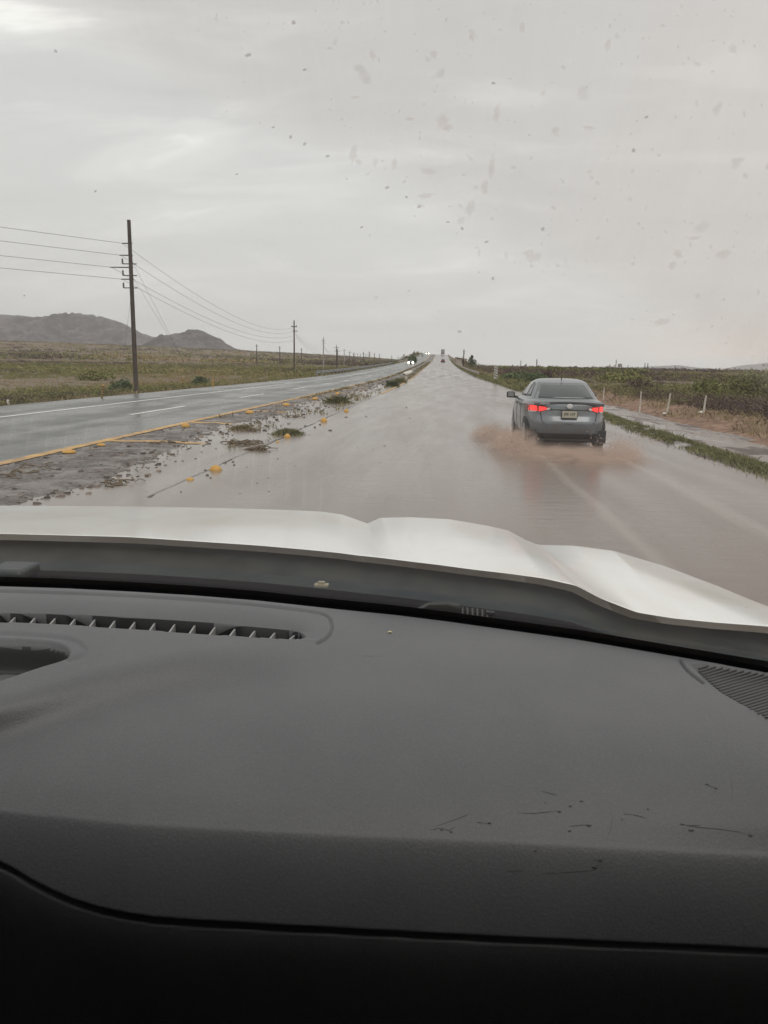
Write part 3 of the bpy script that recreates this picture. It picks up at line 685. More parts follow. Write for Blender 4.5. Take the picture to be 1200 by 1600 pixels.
# guard rails
def guardrail(x_of, ya, yb, label, m, step_=4.0, hh=.72, name='guard_rail'):
    y0 = ya; t = thing(name, label, 'guard rail', (x_of(y0), y0, float(ground(x_of(y0), y0)))); L = t.location
    ys = np.arange(ya, yb, step_ / 2); W_ = [(-.0, -.16), (.05, -.11), (-.03, 0), (.05, .11), (0, .16)]
    P = np.zeros((len(ys), 5, 3))
    for i, yy in enumerate(ys):
        zb = max(float(prof(yy)), float(ground(x_of(yy), yy)))
        for j, (dx, dz) in enumerate(W_): P[i, j] = (x_of(yy) + dx, yy, zb + hh - .16 + dz)
    solidify(MB().grid(P).build('rail', M[m], t, off=L), .004)
    k = 0
    for yy in np.arange(ya, yb, step_):
        k += 1
        if k > 90: break
        zb = float(ground(x_of(yy), yy)); zt = max(float(prof(yy)), zb) + hh
        MB().box((x_of(yy) + .10, yy, (zb - .2 + zt) / 2), (.1, .12, zt - zb + .2)).build('rail_post', M[m], t, off=L)
    MB().box((x_of(ya), ya - .05, float(ground(x_of(ya), ya)) + hh - .16), (.14, .08, .36)).build('end_piece', M[m], t, off=L)
    return t
guardrail(lambda y: -15.6 + float(shift(y)) - 2.2 * float(sstep(-y, -130, -95)) * 0, 97, 265, 'grey guard rail along the left edge of the far carriageway', 'steel')
guardrail(lambda y: -15.7 + float(shift(y)), 300, 640, 'guard rail climbing the left side of the overpass', 'rustrail', 8)
guardrail(lambda y: 5.7 + float(shift(y)), 118, 560, 'pale weathered guard rail along the right side of the ramp', 'rustrail', 5)

# ------------------------------------------------------------------ power line
PL = [(-66, -36)]; p1 = on_z(213, 615, 0); PL.append((p1[0], p1[1])); PL += [(-25.15, 129.5)]
x_, y_ = PL[-1]
for k in range(11):
    dy = 91; x_ += -9.3 + .35 * k; y_ += dy; PL.append((x_, y_))
labels = ['power pole out of view on the left behind the truck', 'tallest nearest wooden power pole leaning slightly left, with side brackets', 'second wooden power pole along the left roadside', 'third, thin power pole right of the second one']
def make_pole(x, y, h, r, label, kind, group=None, m='wood'):
    z = float(ground(x, y)); t = thing('power_pole', label, 'power pole', (x, y, z), 0, group)
    MB().tube([(0, 0, -.4), (0, 0, h * .5), (0, 0, h)], [r, r * .87, r * .72], 10).build('pole_shaft', M[m], t)
    if kind == 'bracket':
        for zz, l in ((7.4, .3), (6.83, .45), (6.25, .95), (5.68, .42)):
            MB().tube([(.12, 0, zz - z), (-.1 - l, 0, zz - z)], [.035, .028], 6).build('line_bracket', M['insulator'], t)
        for zz in (6.42, 5.86, 5.26):
            b = MB(); b.tube([(.3, 0, zz - z), (-.42, 0, zz - z)], .028, 6).build('crossarm', M['insulator'], t)
            MB().lathe([(.03, 0), (.05, .04), (.035, .08), (.05, .12), (.035, .16), (.05, .2), (.025, .26)], 10, (-.42, 0, zz - z)).build('insulator', M['insulator'], t)
    else:
        w_ = 1.1 if kind == 'cross' else .45
        MB().box((0, .12, h - 1.0), (w_ * 2, .12, .14)).build('crossarm', M[m], t)
        if kind != 'cross': MB().box((.15, .12, h - 1.7), (.8, .1, .12)).build('crossarm', M[m], t)
        for q in (-.9, 0, .9): MB().lathe([(.04, 0), (.06, .06), (.04, .12), (.05, .18), (.02, .22)], 8, (q * w_, .12, h - .93)).build('insulator', M['insulator'], t)
    return t
tops = []
for i, (x, y) in enumerate(PL):
    h = 8.35 if i < 2 else 8.9
    if i in (0, 1): make_pole(x, y, h + (.2 if i else 0), .125, labels[i], 'bracket')
    else: make_pole(x, y, h + .35 * (i > 2), .14 + .02 * (i > 2), labels[i] if i < 4 else ORD[i - 4] + ' of the shrinking crossarm poles beyond the third roadside pole', 'cross' if i > 3 else 'short', 'distant power poles in the left row' if i > 3 else None, 'concrete' if i in (3, 5) else 'wood')
    tops.append((x, y, float(ground(x, y))))
WH = [7.4, 6.83, 6.25, 5.68]; WO = [-.38, -.5, -1.0, -.48]
for j in range(4):
    b = MB(); pts = []
    for i in range(len(tops) - 1):
        a, c = Vector(tops[i]), Vector(tops[i+1]); ha = WH[j]; L = (c - a).length; sag = .3 if i == 0 else L * .018
        za = ha - tops[i][2] * (i == 1) + (0 if i < 2 else .3); zc_ = WH[j] + (.3 if i + 1 >= 2 else 0) - tops[i+1][2] * (i + 1 == 1)
        for k in range(14):
            s_ = k / 14; q = a.lerp(c, s_); ox = WO[j] * (1 - s_ if i == 1 else (s_ if i == 0 else 0)) + (0 if i < 2 else (-.5 + j * .35)) + (i == 1) * s_ * (-.5 + j * .35)
            pts.append((q.x + ox, q.y, q.z + za * (1 - s_) + zc_ * s_ - 4 * sag * s_ * (1 - s_)))
    b.tube(pts, [.007 + .00006 * max(0, p_[1]) for p_ in pts], 4)
    o = b.build('power_line', M['wire']); meta(o, ['topmost power line wire strung from the tallest pole', 'second power line wire from the top', 'third power line wire, on the longest bracket', 'lowest of the four power line wires'][j], 'wire', 'wires of the left power line')
x, y, z = tops[1]
for j, (zz, ex, ey) in enumerate([(6.7, .9, 7.5), (5.9, 1.2, 7.3), (5.2, -1.2, .6)]):
    o = MB().tube([(x, y, zz), (x + ex * 1.0, y + ey, float(ground(x + ex, y + ey)))], .007, 4).build('guy_wire', M['wire'])
    meta(o, ['upper thin guy wire behind the tallest pole running to the ground', 'lower thin guy wire behind the tallest pole', 'short guy wire dropping left of the tallest pole'][j], 'wire', 'guy wires of the tallest pole')
# second, farther row
far = [(401, 538, 420), (437, 541, 480), (471, 544, 560), (527, 545, 330), (553, 552, 520), (568, 550, 600), (577, 549, 640), (585, 552, 760), (593, 553, 820), (612, 556, 1000), (622, 557, 1100), (638, 556, 900)]
for i, (px, py, Y) in enumerate(far):
    p = at_y(px, py, Y); gz = float(ground(p[0], Y)); make_pole(p[0], Y, max(6, p[2] - gz), .22 + Y * .00018, ORD[i] + ' from the left of the faint crossarm poles on the far left plain', 'cross', 'far power poles on the left plain')
for px, py, Y, lb in [(1008, 567, 600, 'left pole of the distant pair on the right horizon'), (1012.5, 567, 600, 'right pole of the distant pair on the right horizon'), (1055, 571, 800, 'lone faint pole on the right horizon past the pair'), (839, 561, 420, 'distant pole on the horizon left above the sedan'), (814, 563, 700, 'very faint pole between striped sign and sedan'), (725, 546, 330, 'thin mast rising beside the dark tree at the ramp'), (963, 562, 620, 'distant mast beside the pale tank on the right horizon')]:
    p = at_y(px, py, Y); gz = float(ground(p[0], Y)); make_pole(p[0], Y, max(5, p[2] - gz), .2 + Y * .0002, lb, 'short', 'distant poles on the right horizon')
p = at_y(969, 568, 640); t = thing('water_tank', 'small pale grey tank tower on the right horizon', 'tank', (p[0], 640, float(ground(p[0], 640))))
hh = p[2] - t.location.z
MB().lathe([(1.6, hh - 2.8), (1.7, hh - 2.6), (1.7, hh - .3), (.4, hh)], 14).build('tank_body', M['concrete'], t)
for q in ((-1.2, -1.2), (1.2, -1.2), (1.2, 1.2), (-1.2, 1.2)): MB().tube([(q[0], q[1], -.2), (q[0], q[1], hh - 2.7)], .15, 6).build('leg', M['steel'], t)
# dark roofed shed by the ramp
t = thing('shed', 'low dark roofed shed between the right ramp and the tree', 'shed', (5.9, 330, float(ground(5.9, 330))))
zr = 5.0 - t.location.z
MB().box((0, 0, zr / 2 - .3), (2.2, 3, zr)).build('wall', M['rustrail'], t)
bb = MB(); k = [bb.vert(p_) for p_ in [(-1.8, -2, zr - .1), (2.6, -2, zr - .6), (2.6, 2, zr - .6), (-1.8, 2, zr - .1), (-1.8, -2, zr + .15), (2.6, -2, zr - .35), (2.6, 2, zr - .35), (-1.8, 2, zr + .15)]]
bb.f += [(0, 3, 2, 1), (4, 5, 6, 7), (0, 1, 5, 4), (1, 2, 6, 5), (2, 3, 7, 6), (3, 0, 4, 7)]; bb.build('roof', M['rock'], t)

# ------------------------------------------------------------------ sedan
def rr_contour(W_, y0, y1, n=5.0, N=64):
    yc, L = (y0 + y1) / 2, (y1 - y0) / 2; th = np.linspace(0, 2 * np.pi, N, endpoint=False); c, s_ = np.cos(th), np.sin(th)
    return np.stack([W_ * np.sign(c) * np.abs(c)**(2 / n), yc + L * np.sign(s_) * np.abs(s_)**(2 / n)], -1)
# slices: z, half width, rear y, front y, exponent
LOW = [(.18, .76, .08, 4.30, 4.6), (.28, .83, .01, 4.42, 4.6), (.42, .86, -.03, 4.46, 4.4), (.58, .875, -.05, 4.48, 4.2), (.66, .88, .0, 4.46, 4.2), (.70, .88, .03, 4.42, 4.2), (.82, .872, .045, 4.30, 4.0), (.92, .855, .06, 4.1, 4.0), (.985, .82, .10, 3.8, 3.9), (1.02, .75, .17, 3.55, 3.6)]
TOP = [(.98, .80, .38, 3.62, 4.2), (1.05, .76, .48, 3.40, 4.0), (1.15, .71, .66, 3.10, 4.0), (1.27, .65, .92, 2.75, 3.8), (1.37, .585, 1.18, 2.45, 3.6), (1.42, .51, 1.40, 2.25, 3.3), (1.445, .41, 1.62, 2.1, 3), (1.455, .2, 1.85, 1.95, 2.6)]
def slices(tab):
    b = MB(); rings = []
    za = np.array([t_[0] for t_ in tab]); zs = np.unique(np.concatenate([np.linspace(a, c, 4) for a, c in zip(za[:-1], za[1:])]))
    for z in zs:
        q = [np.interp(z, za, [t_[i] for t_ in tab]) for i in range(1, 5)]; c = rr_contour(*q)
        rings.append([b.vert((p_[0], p_[1], z)) for p_ in c])
    for k in range(len(rings) - 1):
        m = len(rings[0])
        for j in range(m): b.f.append((rings[k][j], rings[k][(j+1) % m], rings[k+1][(j+1) % m], rings[k+1][j]))
    b.f.append(tuple(rings[0][::-1])); b.f.append(tuple(rings[-1])); return b
def par(tab, z): za = [t_[0] for t_ in tab]; return [float(np.interp(z, za, [t_[i] for t_ in tab])) for i in range(1, 5)]
def rear_pt(tab, x, z, off=.006, front=False):
    W_, y0, y1, n = par(tab, z); yc, L = (y0 + y1) / 2, (y1 - y0) / 2; q = max(0, 1 - min(1, abs(x / W_))**n)**(1 / n)
    return (x, (yc + L * q + off) if front else (yc - L * q - off), z)
def side_pt(tab, y, z, sgn, off=.006):
    W_, y0, y1, n = par(tab, z); yc, L = (y0 + y1) / 2, (y1 - y0) / 2; q = max(0, 1 - min(1, abs((y - yc) / L))**n)**(1 / n)
    return (sgn * (W_ * q + off), y, z)
def quadpatch(f, corners, n=8, m=5):          # corners in the patch's own two coordinates
    c = [np.array(q, float) for q in corners]; P = np.zeros((n, m, 3))
    for i in range(n):
        for j in range(m):
            u, v = i / (n - 1), j / (m - 1); q = (c[0] * (1-u) + c[1] * u) * (1-v) + (c[3] * (1-u) + c[2] * u) * v; P[i, j] = f(q[0], q[1])
    return MB().grid(P)
def sedan(label, loc, paint='carpaint', detail=True, brake=True, rz=0, facing=1, group=None, lights=False):
    t = thing('sedan', label, 'car', loc, rz, group)
    slices(LOW).build('body', M[paint], t, True); slices(TOP).build('cabin', M[paint], t, True)
    RT = lambda x, z: rear_pt(TOP, x, z); FT = lambda x, z: rear_pt(TOP, x, z, .006, True)
    solidify(quadpatch(RT, [(-.66, 1.05), (.66, 1.05), (.52, 1.365), (-.52, 1.365)], 14, 8).build('rear_window', M['carglass'], t, True), .004, 0)
    solidify(quadpatch(FT, [(-.66, 1.07), (.66, 1.07), (.52, 1.36), (-.52, 1.36)], 10, 6).build('windscreen', M['carglass'], t, True), .004, 0)
    for sg in (-1, 1):
        sp_ = lambda y, z: side_pt(TOP, y, z, sg)
        for cs in ([(.98, 1.08), (1.35, 1.06), (1.42, 1.36), (1.32, 1.33)], [(1.42, 1.06), (2.18, 1.05), (2.08, 1.375), (1.49, 1.37)], [(2.26, 1.05), (3.05, 1.05), (2.45, 1.32), (2.16, 1.37)]):
            solidify(quadpatch(sp_, cs, 8, 6).build('side_window', M['carglass'], t, True), .004, 0)
        for yy in (.72, 3.42):
            AP = np.array([[side_pt(LOW, yy + r_ * math.cos(a), .30 + r_ * math.sin(a), sg, .004) for r_ in np.linspace(.01, .355, 6)] for a in np.linspace(0, math.pi, 18)])
            solidify(MB().grid(AP).build('wheel_arch', M['blackplastic'], t), .003, 0)
            wl = MB().lathe([(.2, -.10), (.30, -.10), (.315, -.06), (.315, .06), (.30, .10), (.2, .10)], 24, (sg * .75, yy, .315), 'x').build('wheel', M['tyre'], t, True)
            MB().lathe([(.04, -.02), (.19, -.02), (.2, 0), (.19, .02), (.04, .03)], 20, (sg * .84, yy, .315), 'x').build('rim', M['steel'], wl)
    MB().box((0, 2.2, .27), (1.62, 4.1, .26)).build('underbody', M['blackplastic'], t)
    if detail:
        RL = lambda x, z: rear_pt(LOW, x, z, .007)
        # boot lid edge lines
        def line(pts, w_=.012, name='panel_gap', m='dark_ink'):
            MB().tube([RL(x, z) for x, z in pts], w_ / 2, 5).build(name, M[m], t)
        line([(-.60, .83), (-.56, .62), (-.52, .56), (0, .55), (.52, .56), (.56, .62), (.60, .83)], .014)
        line([(-.50, .845), (-.42, .83), (0, .83), (.42, .83), (.50, .845)], .03)
        # spoiler lip of the boot
        b = MB(); n = 24; P = np.zeros((n, 4, 3))
        for i in range(n):
            x = -.72 + 1.44 * i / (n - 1); q = .05 * (x / .72)**2
            P[i] = [(x, .17 + q, 1.0 - q), (x, .06 + q, 1.025 - q * .6), (x, .035 + q * 1.2, 1.0 - q), (x, .075 + q, .955 - q)]
        b.grid(P).build('boot_lip', M[paint], t, True)
        for sg in (-1, 1):
            # lamp cluster: outer block, inner block, pale outline
            f = lambda x, z: rear_pt(LOW, sg * x, z, .010); f2 = lambda x, z: rear_pt(LOW, sg * x, z, .026); f3 = lambda x, z: rear_pt(LOW, sg * x, z, .030)
            lamp = solidify(quadpatch(f, [(.36, .86), (.835, .755), (.83, .925), (.50, .90)], 14, 5).build('tail_lamp', M['red_dim'], t, True), .01, 0)
            for cs in ([(.640, .80), (.815, .79), (.81, .90), (.655, .895)], [(.455, .835), (.615, .785), (.615, .89), (.49, .88)]):
                quadpatch(f2, cs, 8, 5).build('lit_block', M['red_lamp'], lamp, True)
            quadpatch(f3, [(.66, .77), (.80, .76), (.80, .785), (.66, .793)], 8, 3).build('reversing_strip', M['clear_lens'], lamp)
            quadpatch(f3, [(.385, .845), (.455, .815), (.465, .865), (.42, .872)], 4, 3).build('indicator', M['clear_lens'], lamp)
            # bumper corner crease and reflector
            RB = lambda x, z: rear_pt(LOW, sg * x, z, .012)
            quadpatch(RB, [(.66, .37), (.78, .38), (.78, .40), (.66, .39)], 6, 3).build('bumper_reflector', M['red_dim'], t)
        quadpatch(lambda x, z: rear_pt(LOW, x, z, .010), [(-.66, .225), (.66, .225), (.72, .34), (-.72, .34)], 16, 4).build('lower_bumper', M['blackplastic'], t)
        # licence plate with writing
        pl = MB().box((0, -.035, .745), (.31, .012, .145)).build('licence_plate', M['plate'], t)
        pf = MB(); 
        for c, d in (((0, -.035, .823), (.33, .02, .012)), ((0, -.035, .667), (.33, .02, .012)), ((-.161, -.035, .745), (.012, .02, .145)), ((.161, -.035, .745), (.012, .02, .145))): pf.box(c, d)
        pf.build('plate_frame', M['black_stripe'], t)
        def text(body, size, x, y, z, m, name, parent, ext=.002):
            c = bpy.data.curves.new(name, 'FONT'); c.body = body; c.size = size; c.align_x = 'CENTER'; c.align_y = 'CENTER'; c.extrude = ext
            o = bpy.data.objects.new(name, c); COL.objects.link(o); dg = bpy.context.evaluated_depsgraph_get(); me = bpy.data.meshes.new_from_object(o.evaluated_get(dg)); bpy.data.objects.remove(o)
            me.materials.append(M[m]); o = bpy.data.objects.new(name, me); COL.objects.link(o); o.parent = parent; o.location = (x, y, z); o.rotation_euler = (R(90), 0, 0); return o
        text('JPE·107', .078, 0, -.045, .745, 'dark_ink', 'plate_lettering', pl)
        text('VERSA', .075, -.52, .02, .955, 'chrome', 'badge_lettering', t, .004)
        MB().lathe([(.042, 0), (.055, .003), (.055, .008), (.042, .012)], 20, (0, -.0, .905), 'y').build('round_badge', M['chrome'], t)
        MB().box((0, -.008, .905), (.14, .012, .022)).build('badge_bar', M['chrome'], t)
        # high brake lamp, parcel shelf and seat shapes behind the glass read as pale blobs
        MB().tube([(0.02, 1.55, 1.43), (.02, 1.44, 1.56)], [.012, .006], 6).build('antenna', M['blackplastic'], t)
        for sg in (-1, 1):
            m_ = MB().box((sg * .98, 2.92, 1.03), (.20, .10, .15)).build('mirror_housing', M['blackplastic'], t)
            md = m_.modifiers.new('bevel', 'BEVEL'); md.width = .035; md.segments = 3
            MB().box((sg * .98, 2.867, 1.035), (.145, .004, .10)).build('mirror_glass', M['steel'], m_)
            MB().tube([(sg * .80, 2.95, .97), (sg * .93, 2.93, .985)], .03, 8).build('mirror_arm', M['blackplastic'], m_)
            MB().tube([side_pt(LOW, y_, .90, sg, .004) for y_ in np.linspace(.5, 3.6, 16)], .006, 4).build('shoulder_line', M['dark_ink'], t)
            for y_ in (1.42, 2.3): MB().tube([side_pt(LOW, y_, z_, sg, .002) for z_ in np.linspace(.30, .98, 8)], .005, 4).build('door_gap', M['dark_ink'], t)
            MB().box((sg * .885, 1.65, .86), (.03, .16, .03)).build('door_handle', M[paint], t)
            MB().box((sg * .885, 2.5, .86), (.03, .16, .03)).build('door_handle', M[paint], t)
    if lights:
        for sg in (-1, 1):
            MB().lathe([(.06, 0), (.2, .0), (.2, .04), (.06, .06)], 14, (sg * .62, 4.42, .66), 'y').build('headlamp_glow', M['head'], t)  # discs larger than real lamps, so they carry some glow
    return t
M['carpaint_dark'] = mat('dark_car_paint', (.03, .03, .035), .35)
M['red_small'] = mat('red_lamp_far', (.8, .02, .02), .3, emit=1.2)
sedan('grey four door sedan braking in the flooded right lane with spray behind it', (2.62, 16.35, 0.0))
def lane(x, y): return (x + float(shift(y)), y, float(prof(y)) + .0)
c2 = sedan('small dark car far ahead on the overpass ramp', lane(1.3, 330), 'carpaint_dark', False)
for sg in (-1, 1): MB().box((sg * .68, .0, .84), (.28, .05, .14)).build('tail_lamp', M['red_small'], c2)
o1 = sedan('oncoming car with both yellow white headlights on in the left carriageway', (lane(-9.6, 262)[0], 262 + 4.4, float(prof(262)) + .05), 'carpaint_dark', False, rz=math.pi, lights=True)
for sg in (-1, 1): MB().lathe([(.1, 0), (.33, .0), (.33, .04), (.1, .06)], 14, (sg * .70, 4.47, .62), 'y').build('headlamp_glow', M['head'], o1)  # oversized glowing discs stand in for headlamp bloom
o2 = sedan('far oncoming car with headlights cresting the overpass', (lane(-10.2, 600)[0], 604, float(prof(600)) + .05), 'carpaint_dark', False, rz=math.pi, lights=True)
for sg in (-1, 1): MB().lathe([(.1, 0), (.38, .0), (.38, .04), (.1, .06)], 14, (sg * .95, 4.47, .62), 'y').build('headlamp_glow', M['head'], o2)  # wider discs imitate the glare around the far lamps
# lorry at the crest
p = lane(1.5, 560); t = thing('box_truck', 'box truck seen from behind at the crest of the overpass', 'truck', p)
MB().box((0, 3, 2.5), (2.6, 7, 2.9)).build('cargo_box', M['truck_white'], t); MB().box((0, -.52, 2.5), (2.3, .03, 2.6)).build('rear_door', M['steel'], t)
MB().box((0, 7.6, 1.9), (2.3, 1.9, 2.2)).build('cab', M['carpaint_dark'], t); MB().box((0, 3.5, .85), (2.2, 9, .3)).build('chassis', M['blackplastic'], t)
for sg in (-1, 1):
    for yy in (.8, 7.3): MB().lathe([(.3, -.2), (.5, -.18), (.5, .18), (.3, .2)], 16, (sg * .95, yy, .5), 'x').build('wheel', M['tyre'], t)
    MB().box((sg * 1.0, -.56, .95), (.3, .04, .18)).build('tail_lamp', M['red_small'], t)

# ------------------------------------------------------------------ the truck we sit in
TR = thing('pickup_truck', 'white pickup seen from inside: pale hood, dirty windscreen and charcoal dashboard', 'pickup truck', (-.42, 0, 0))
TO = (-.42, 0, 0)
def tpart(name, mb, m, smooth=True, parent=None):
    return mb.build(name, m, parent or TR, smooth, off=TO if (parent is None or True) else (0, 0, 0))
def ipol(x, tab): return np.interp(x, [q[0] for q in tab], [q[1] for q in tab])
def smooth_tab(tab, x, w_=18):
    return sum(ipol(x + d, tab) for d in np.linspace(-w_, w_, 9)) / 9
# hood paint: off white, dusty, specked with mud
def hood_mat():
    m, t, p = newmat('dusty_white_hood_paint')
    P = t.world(); d = t.noise(t.world((1, .5, 1)), 3, 5, .6, .5); f_ = t.noise(P, 90, 3, .6)
    c = t.mix(t.ramp(d, [(.42, 0), (.66, .7)]), (.88, .89, .87, 1), (.72, .68, .62, 1))
    vo = t.add('TexVoronoi', feature='F1'); t.l.new(t.world((1, 1, .01)), vo.inputs['Vector']); vo.inputs['Scale'].default_value = 30
    rnd = t.add('SeparateColor'); t.l.new(vo.outputs['Color'], rnd.inputs[0])
    spot = t.math('MULTIPLY', t.math('LESS_THAN', vo.outputs['Distance'], t.math('MULTIPLY', rnd.outputs[1], .10)), t.math('GREATER_THAN', rnd.outputs[0], .78))
    sp = t.add('SeparateXYZ'); t.l.new(P, sp.inputs[0])
    c = t.mix(t.math('MULTIPLY', spot, .75), c, (.17, .11, .08, 1))
    t.put(p.inputs['Base Color'], c); p.inputs['Roughness'].default_value = .3; p.inputs['Coat Weight'].default_value = .8
    p.inputs['Coat Roughness'].default_value = .12
    t.put(p.inputs['Normal'], t.bump(f_, .04, .002))
    return m
M['hood'] = hood_mat()
FR = [(-900, 815, 2.25), (-300, 792, 2.35), (0, 790, 2.4), (200, 791, 2.42), (400, 795, 2.42), (500, 799, 2.42), (535, 804, 2.42), (558, 812, 2.41), (574, 818, 2.4), (594, 809, 2.4), (640, 808, 2.4), (700, 811, 2.4), (760, 821, 2.38), (795, 829, 2.35), (820, 843, 2.3), (840, 851, 2.25), (900, 853, 2.2), (960, 861, 2.1), (1040, 885, 1.98), (1120, 915, 1.85), (1200, 948, 1.72), (1300, 996, 1.55), (1380, 1045, 1.42)]
RE = [(-900, 845), (-300, 832), (0, 834), (200, 839), (400, 852), (480, 859), (530, 864), (560, 868), (590, 871), (630, 876), (680, 882), (740, 890), (800, 897), (850, 904), (900, 915), (938, 935), (995, 957), (1050, 966), (1120, 973), (1200, 979), (1290, 988), (1380, 1003), (1440, 1030)]
ncol = 460; ss = np.linspace(0, 22, ncol); kk = np.arange(23.)
fu = np.interp(ss, kk, [q[0] for q in FR]); fv = np.interp(ss, kk, [q[1] for q in FR]); fY = np.interp(ss, kk, [q[2] for q in FR])
ru = np.interp(ss, kk, [q[0] for q in RE]); rv = np.interp(ss, kk, [q[1] for q in RE])
def sm(a, w_=5): return np.convolve(np.pad(a, w_, 'edge'), np.hanning(2 * w_ + 3)[1:-1] / np.hanning(2 * w_ + 3)[1:-1].sum(), 'valid')
fv, rv, fY, fu, ru = sm(fv, 1), sm(rv, 4), sm(fY), sm(fu), sm(ru)
rY = np.interp(ru, [-900, 0, 400, 800, 1050, 1440], [1.50, 1.55, 1.52, 1.42, 1.27, 1.05])
rows = 40; Ph = np.zeros((rows + 14, ncol, 3))
for i in range(ncol):
    a = at_y(ru[i], rv[i], rY[i]); b_ = at_y(fu[i], fv[i], fY[i]); n_ = 0
    for r_ in range(rows):
        s_ = r_ / (rows - 1); q = a * (1 - s_) + b_ * s_; q[2] += .004 * math.sin(math.pi * s_); Ph[7 + r_, i] = q
    d = (b_ - a) / np.linalg.norm(b_ - a)
    for k in range(7):                         # nose rolls down and away
        th = (k + 1) / 7 * 1.45; q = b_ + d * .30 * math.sin(th); q[2] -= .30 * (1 - math.cos(th)) + .0; Ph[7 + rows + k, i] = q
    for k in range(7):                         # rear lip rolls under
        th = (k) / 6; q = a.copy(); q[1] += .014 * (1 - th) ** 1.2 - .0008 * math.sin(th * 3.1); q[2] -= .0028 * (1 - th) ** 1.6; Ph[k, i] = q
hood = tpart('hood', MB().grid(Ph), M['hood'])

# dashboard surface: rear edge against the glass, crease, seam, lower panel
ED = [(-1500, 935), (-700, 908), (-300, 905), (0, 910), (100, 913), (200, 918), (300, 924), (400, 932), (520, 945), (620, 955), (700, 965), (800, 979), (900, 993), (1000, 1010), (1100, 1027), (1200, 1044), (1300, 1064), (1500, 1120), (1900, 1300)]
CR = [(-1500, 1270), (0, 1262), (200, 1282), (500, 1298), (800, 1310), (1200, 1332), (1900, 1380)]
SE = [(-1500, 1180), (-400, 1250), (-150, 1295), (0, 1354), (60, 1391), (130, 1421), (220, 1440), (300, 1446), (500, 1457), (800, 1473), (1200, 1490), (1900, 1530)]
DZ = 1.34
uu = np.concatenate([np.arange(-1400, -80, 40), np.arange(-80, 1260, 2.0), np.arange(1260, 1900, 30)])
def polyd(u, v, pts):                          # distance to a polyline
    d = np.full(u.shape, 1e9)
    for (x0, y0), (x1, y1) in zip(pts[:-1], pts[1:]):
        dx, dy = x1 - x0, y1 - y0; s_ = np.clip(((u - x0) * dx + (v - y0) * dy) / (dx * dx + dy * dy), 0, 1)
        d = np.minimum(d, np.hypot(u - x0 - s_ * dx, v - y0 - s_ * dy))
    return d
def inside(u, v, pts):
    c = np.zeros(u.shape, bool); n = len(pts)
    for i in range(n):
        (x0, y0), (x1, y1) = pts[i], pts[(i + 1) % n]
        with np.errstate(divide='ignore', invalid='ignore'):
            c ^= ((y0 > v) != (y1 > v)) & (u < (x1 - x0) * (v - y0) / (y1 - y0 + 1e-12) + x0)
    return c
def sdf(u, v, pts): d = polyd(u, v, pts + [pts[0]]); return np.where(inside(u, v, pts), -d, d)
def smooth_poly(pts, k=2, closed=False):
    p_ = [tuple(q) for q in pts]
    for _ in range(k):
        q = [] if closed else [p_[0]]
        for a, b_ in zip(p_, p_[1:] + ([p_[0]] if closed else [])):
            q += [(a[0] * .75 + b_[0] * .25, a[1] * .75 + b_[1] * .25), (a[0] * .25 + b_[0] * .75, a[1] * .25 + b_[1] * .75)]
        if not closed: q.append(p_[-1])
        p_ = q
    return p_
VG = smooth_poly([(-900, 930), (-300, 922), (0, 924), (150, 929), (300, 937), (400, 946), (480, 955), (515, 962), (520, 984), (512, 1000), (496, 1009)])
SLOT = smooth_poly([(-900, 958), (0, 961), (150, 965), (300, 974), (400, 983), (462, 989), (478, 997), (470, 1002), (430, 1001), (300, 993), (150, 982), (0, 974), (-900, 968)], 1, True)
TRAY = smooth_poly([(-900, 990), (0, 1007), (70, 1010), (98, 1016), (108, 1026), (98, 1034), (60, 1045), (0, 1067), (-200, 1140), (-900, 1180)], 2, True)
TG = smooth_poly([(-900, 975), (0, 994), (80, 999), (118, 1005), (136, 1020), (128, 1032), (108, 1038)])
SPK = smooth_poly([(1076, 1031), (1200, 1049), (1300, 1068), (1400, 1100), (1420, 1180), (1300, 1168), (1200, 1127), (1135, 1092), (1098, 1062)], 1, True)
SLIT = smooth_poly([(1062, 1031), (1067, 1041), (1078, 1054), (1098, 1070)])
SEAM = smooth_poly(SE, 1); RIDGE = smooth_poly([(-900, 1250), (-100, 1150), (60, 1108), (180, 1070), (300, 1046), (430, 1034), (560, 1030)], 2)
def relief(u, v):
    d = np.zeros(u.shape)
    dv = polyd(u, v, VG); d += .0045 * np.exp(-(dv / 1.9)**4)
    vg_y = np.interp(u, [q[0] for q in VG[:-9]], [q[1] for q in VG[:-9]]); sl_y = np.interp(u, [-900, 0, 150, 300, 400, 478], [960, 963, 967, 976, 985, 991])
    t_ = np.clip((v - (vg_y + 9)) / np.maximum(sl_y - vg_y - 9, 1), 0, 1); into = np.where((v < sl_y + 12), t_, 1) * sstep(-u, -495, -440)
    below = 1 - sstep(v - sl_y, 9, 12)
    s_ = sdf(u, v, SLOT); d += .045 * sstep(-s_, -.3, 1.2)
    s_ = sdf(u, v, TRAY); d += .006 * sstep(-s_, -6, 0) + .030 * sstep(-s_, -1, 6)
    dt = polyd(u, v, TG); d += .0025 * np.exp(-(dt / 3.5)**2)
    s_ = sdf(u, v, SPK); d += .006 * sstep(-s_, -1.2, 1.2)
    dl = polyd(u, v, SLIT); d += .005 * np.exp(-(dl / 2.0)**4)
    rd = polyd(u, v, RIDGE); rs = np.interp(u, [q[0] for q in RIDGE], [q[1] for q in RIDGE])
    sgn = np.where(v > rs, 1, -1) * rd
    return d
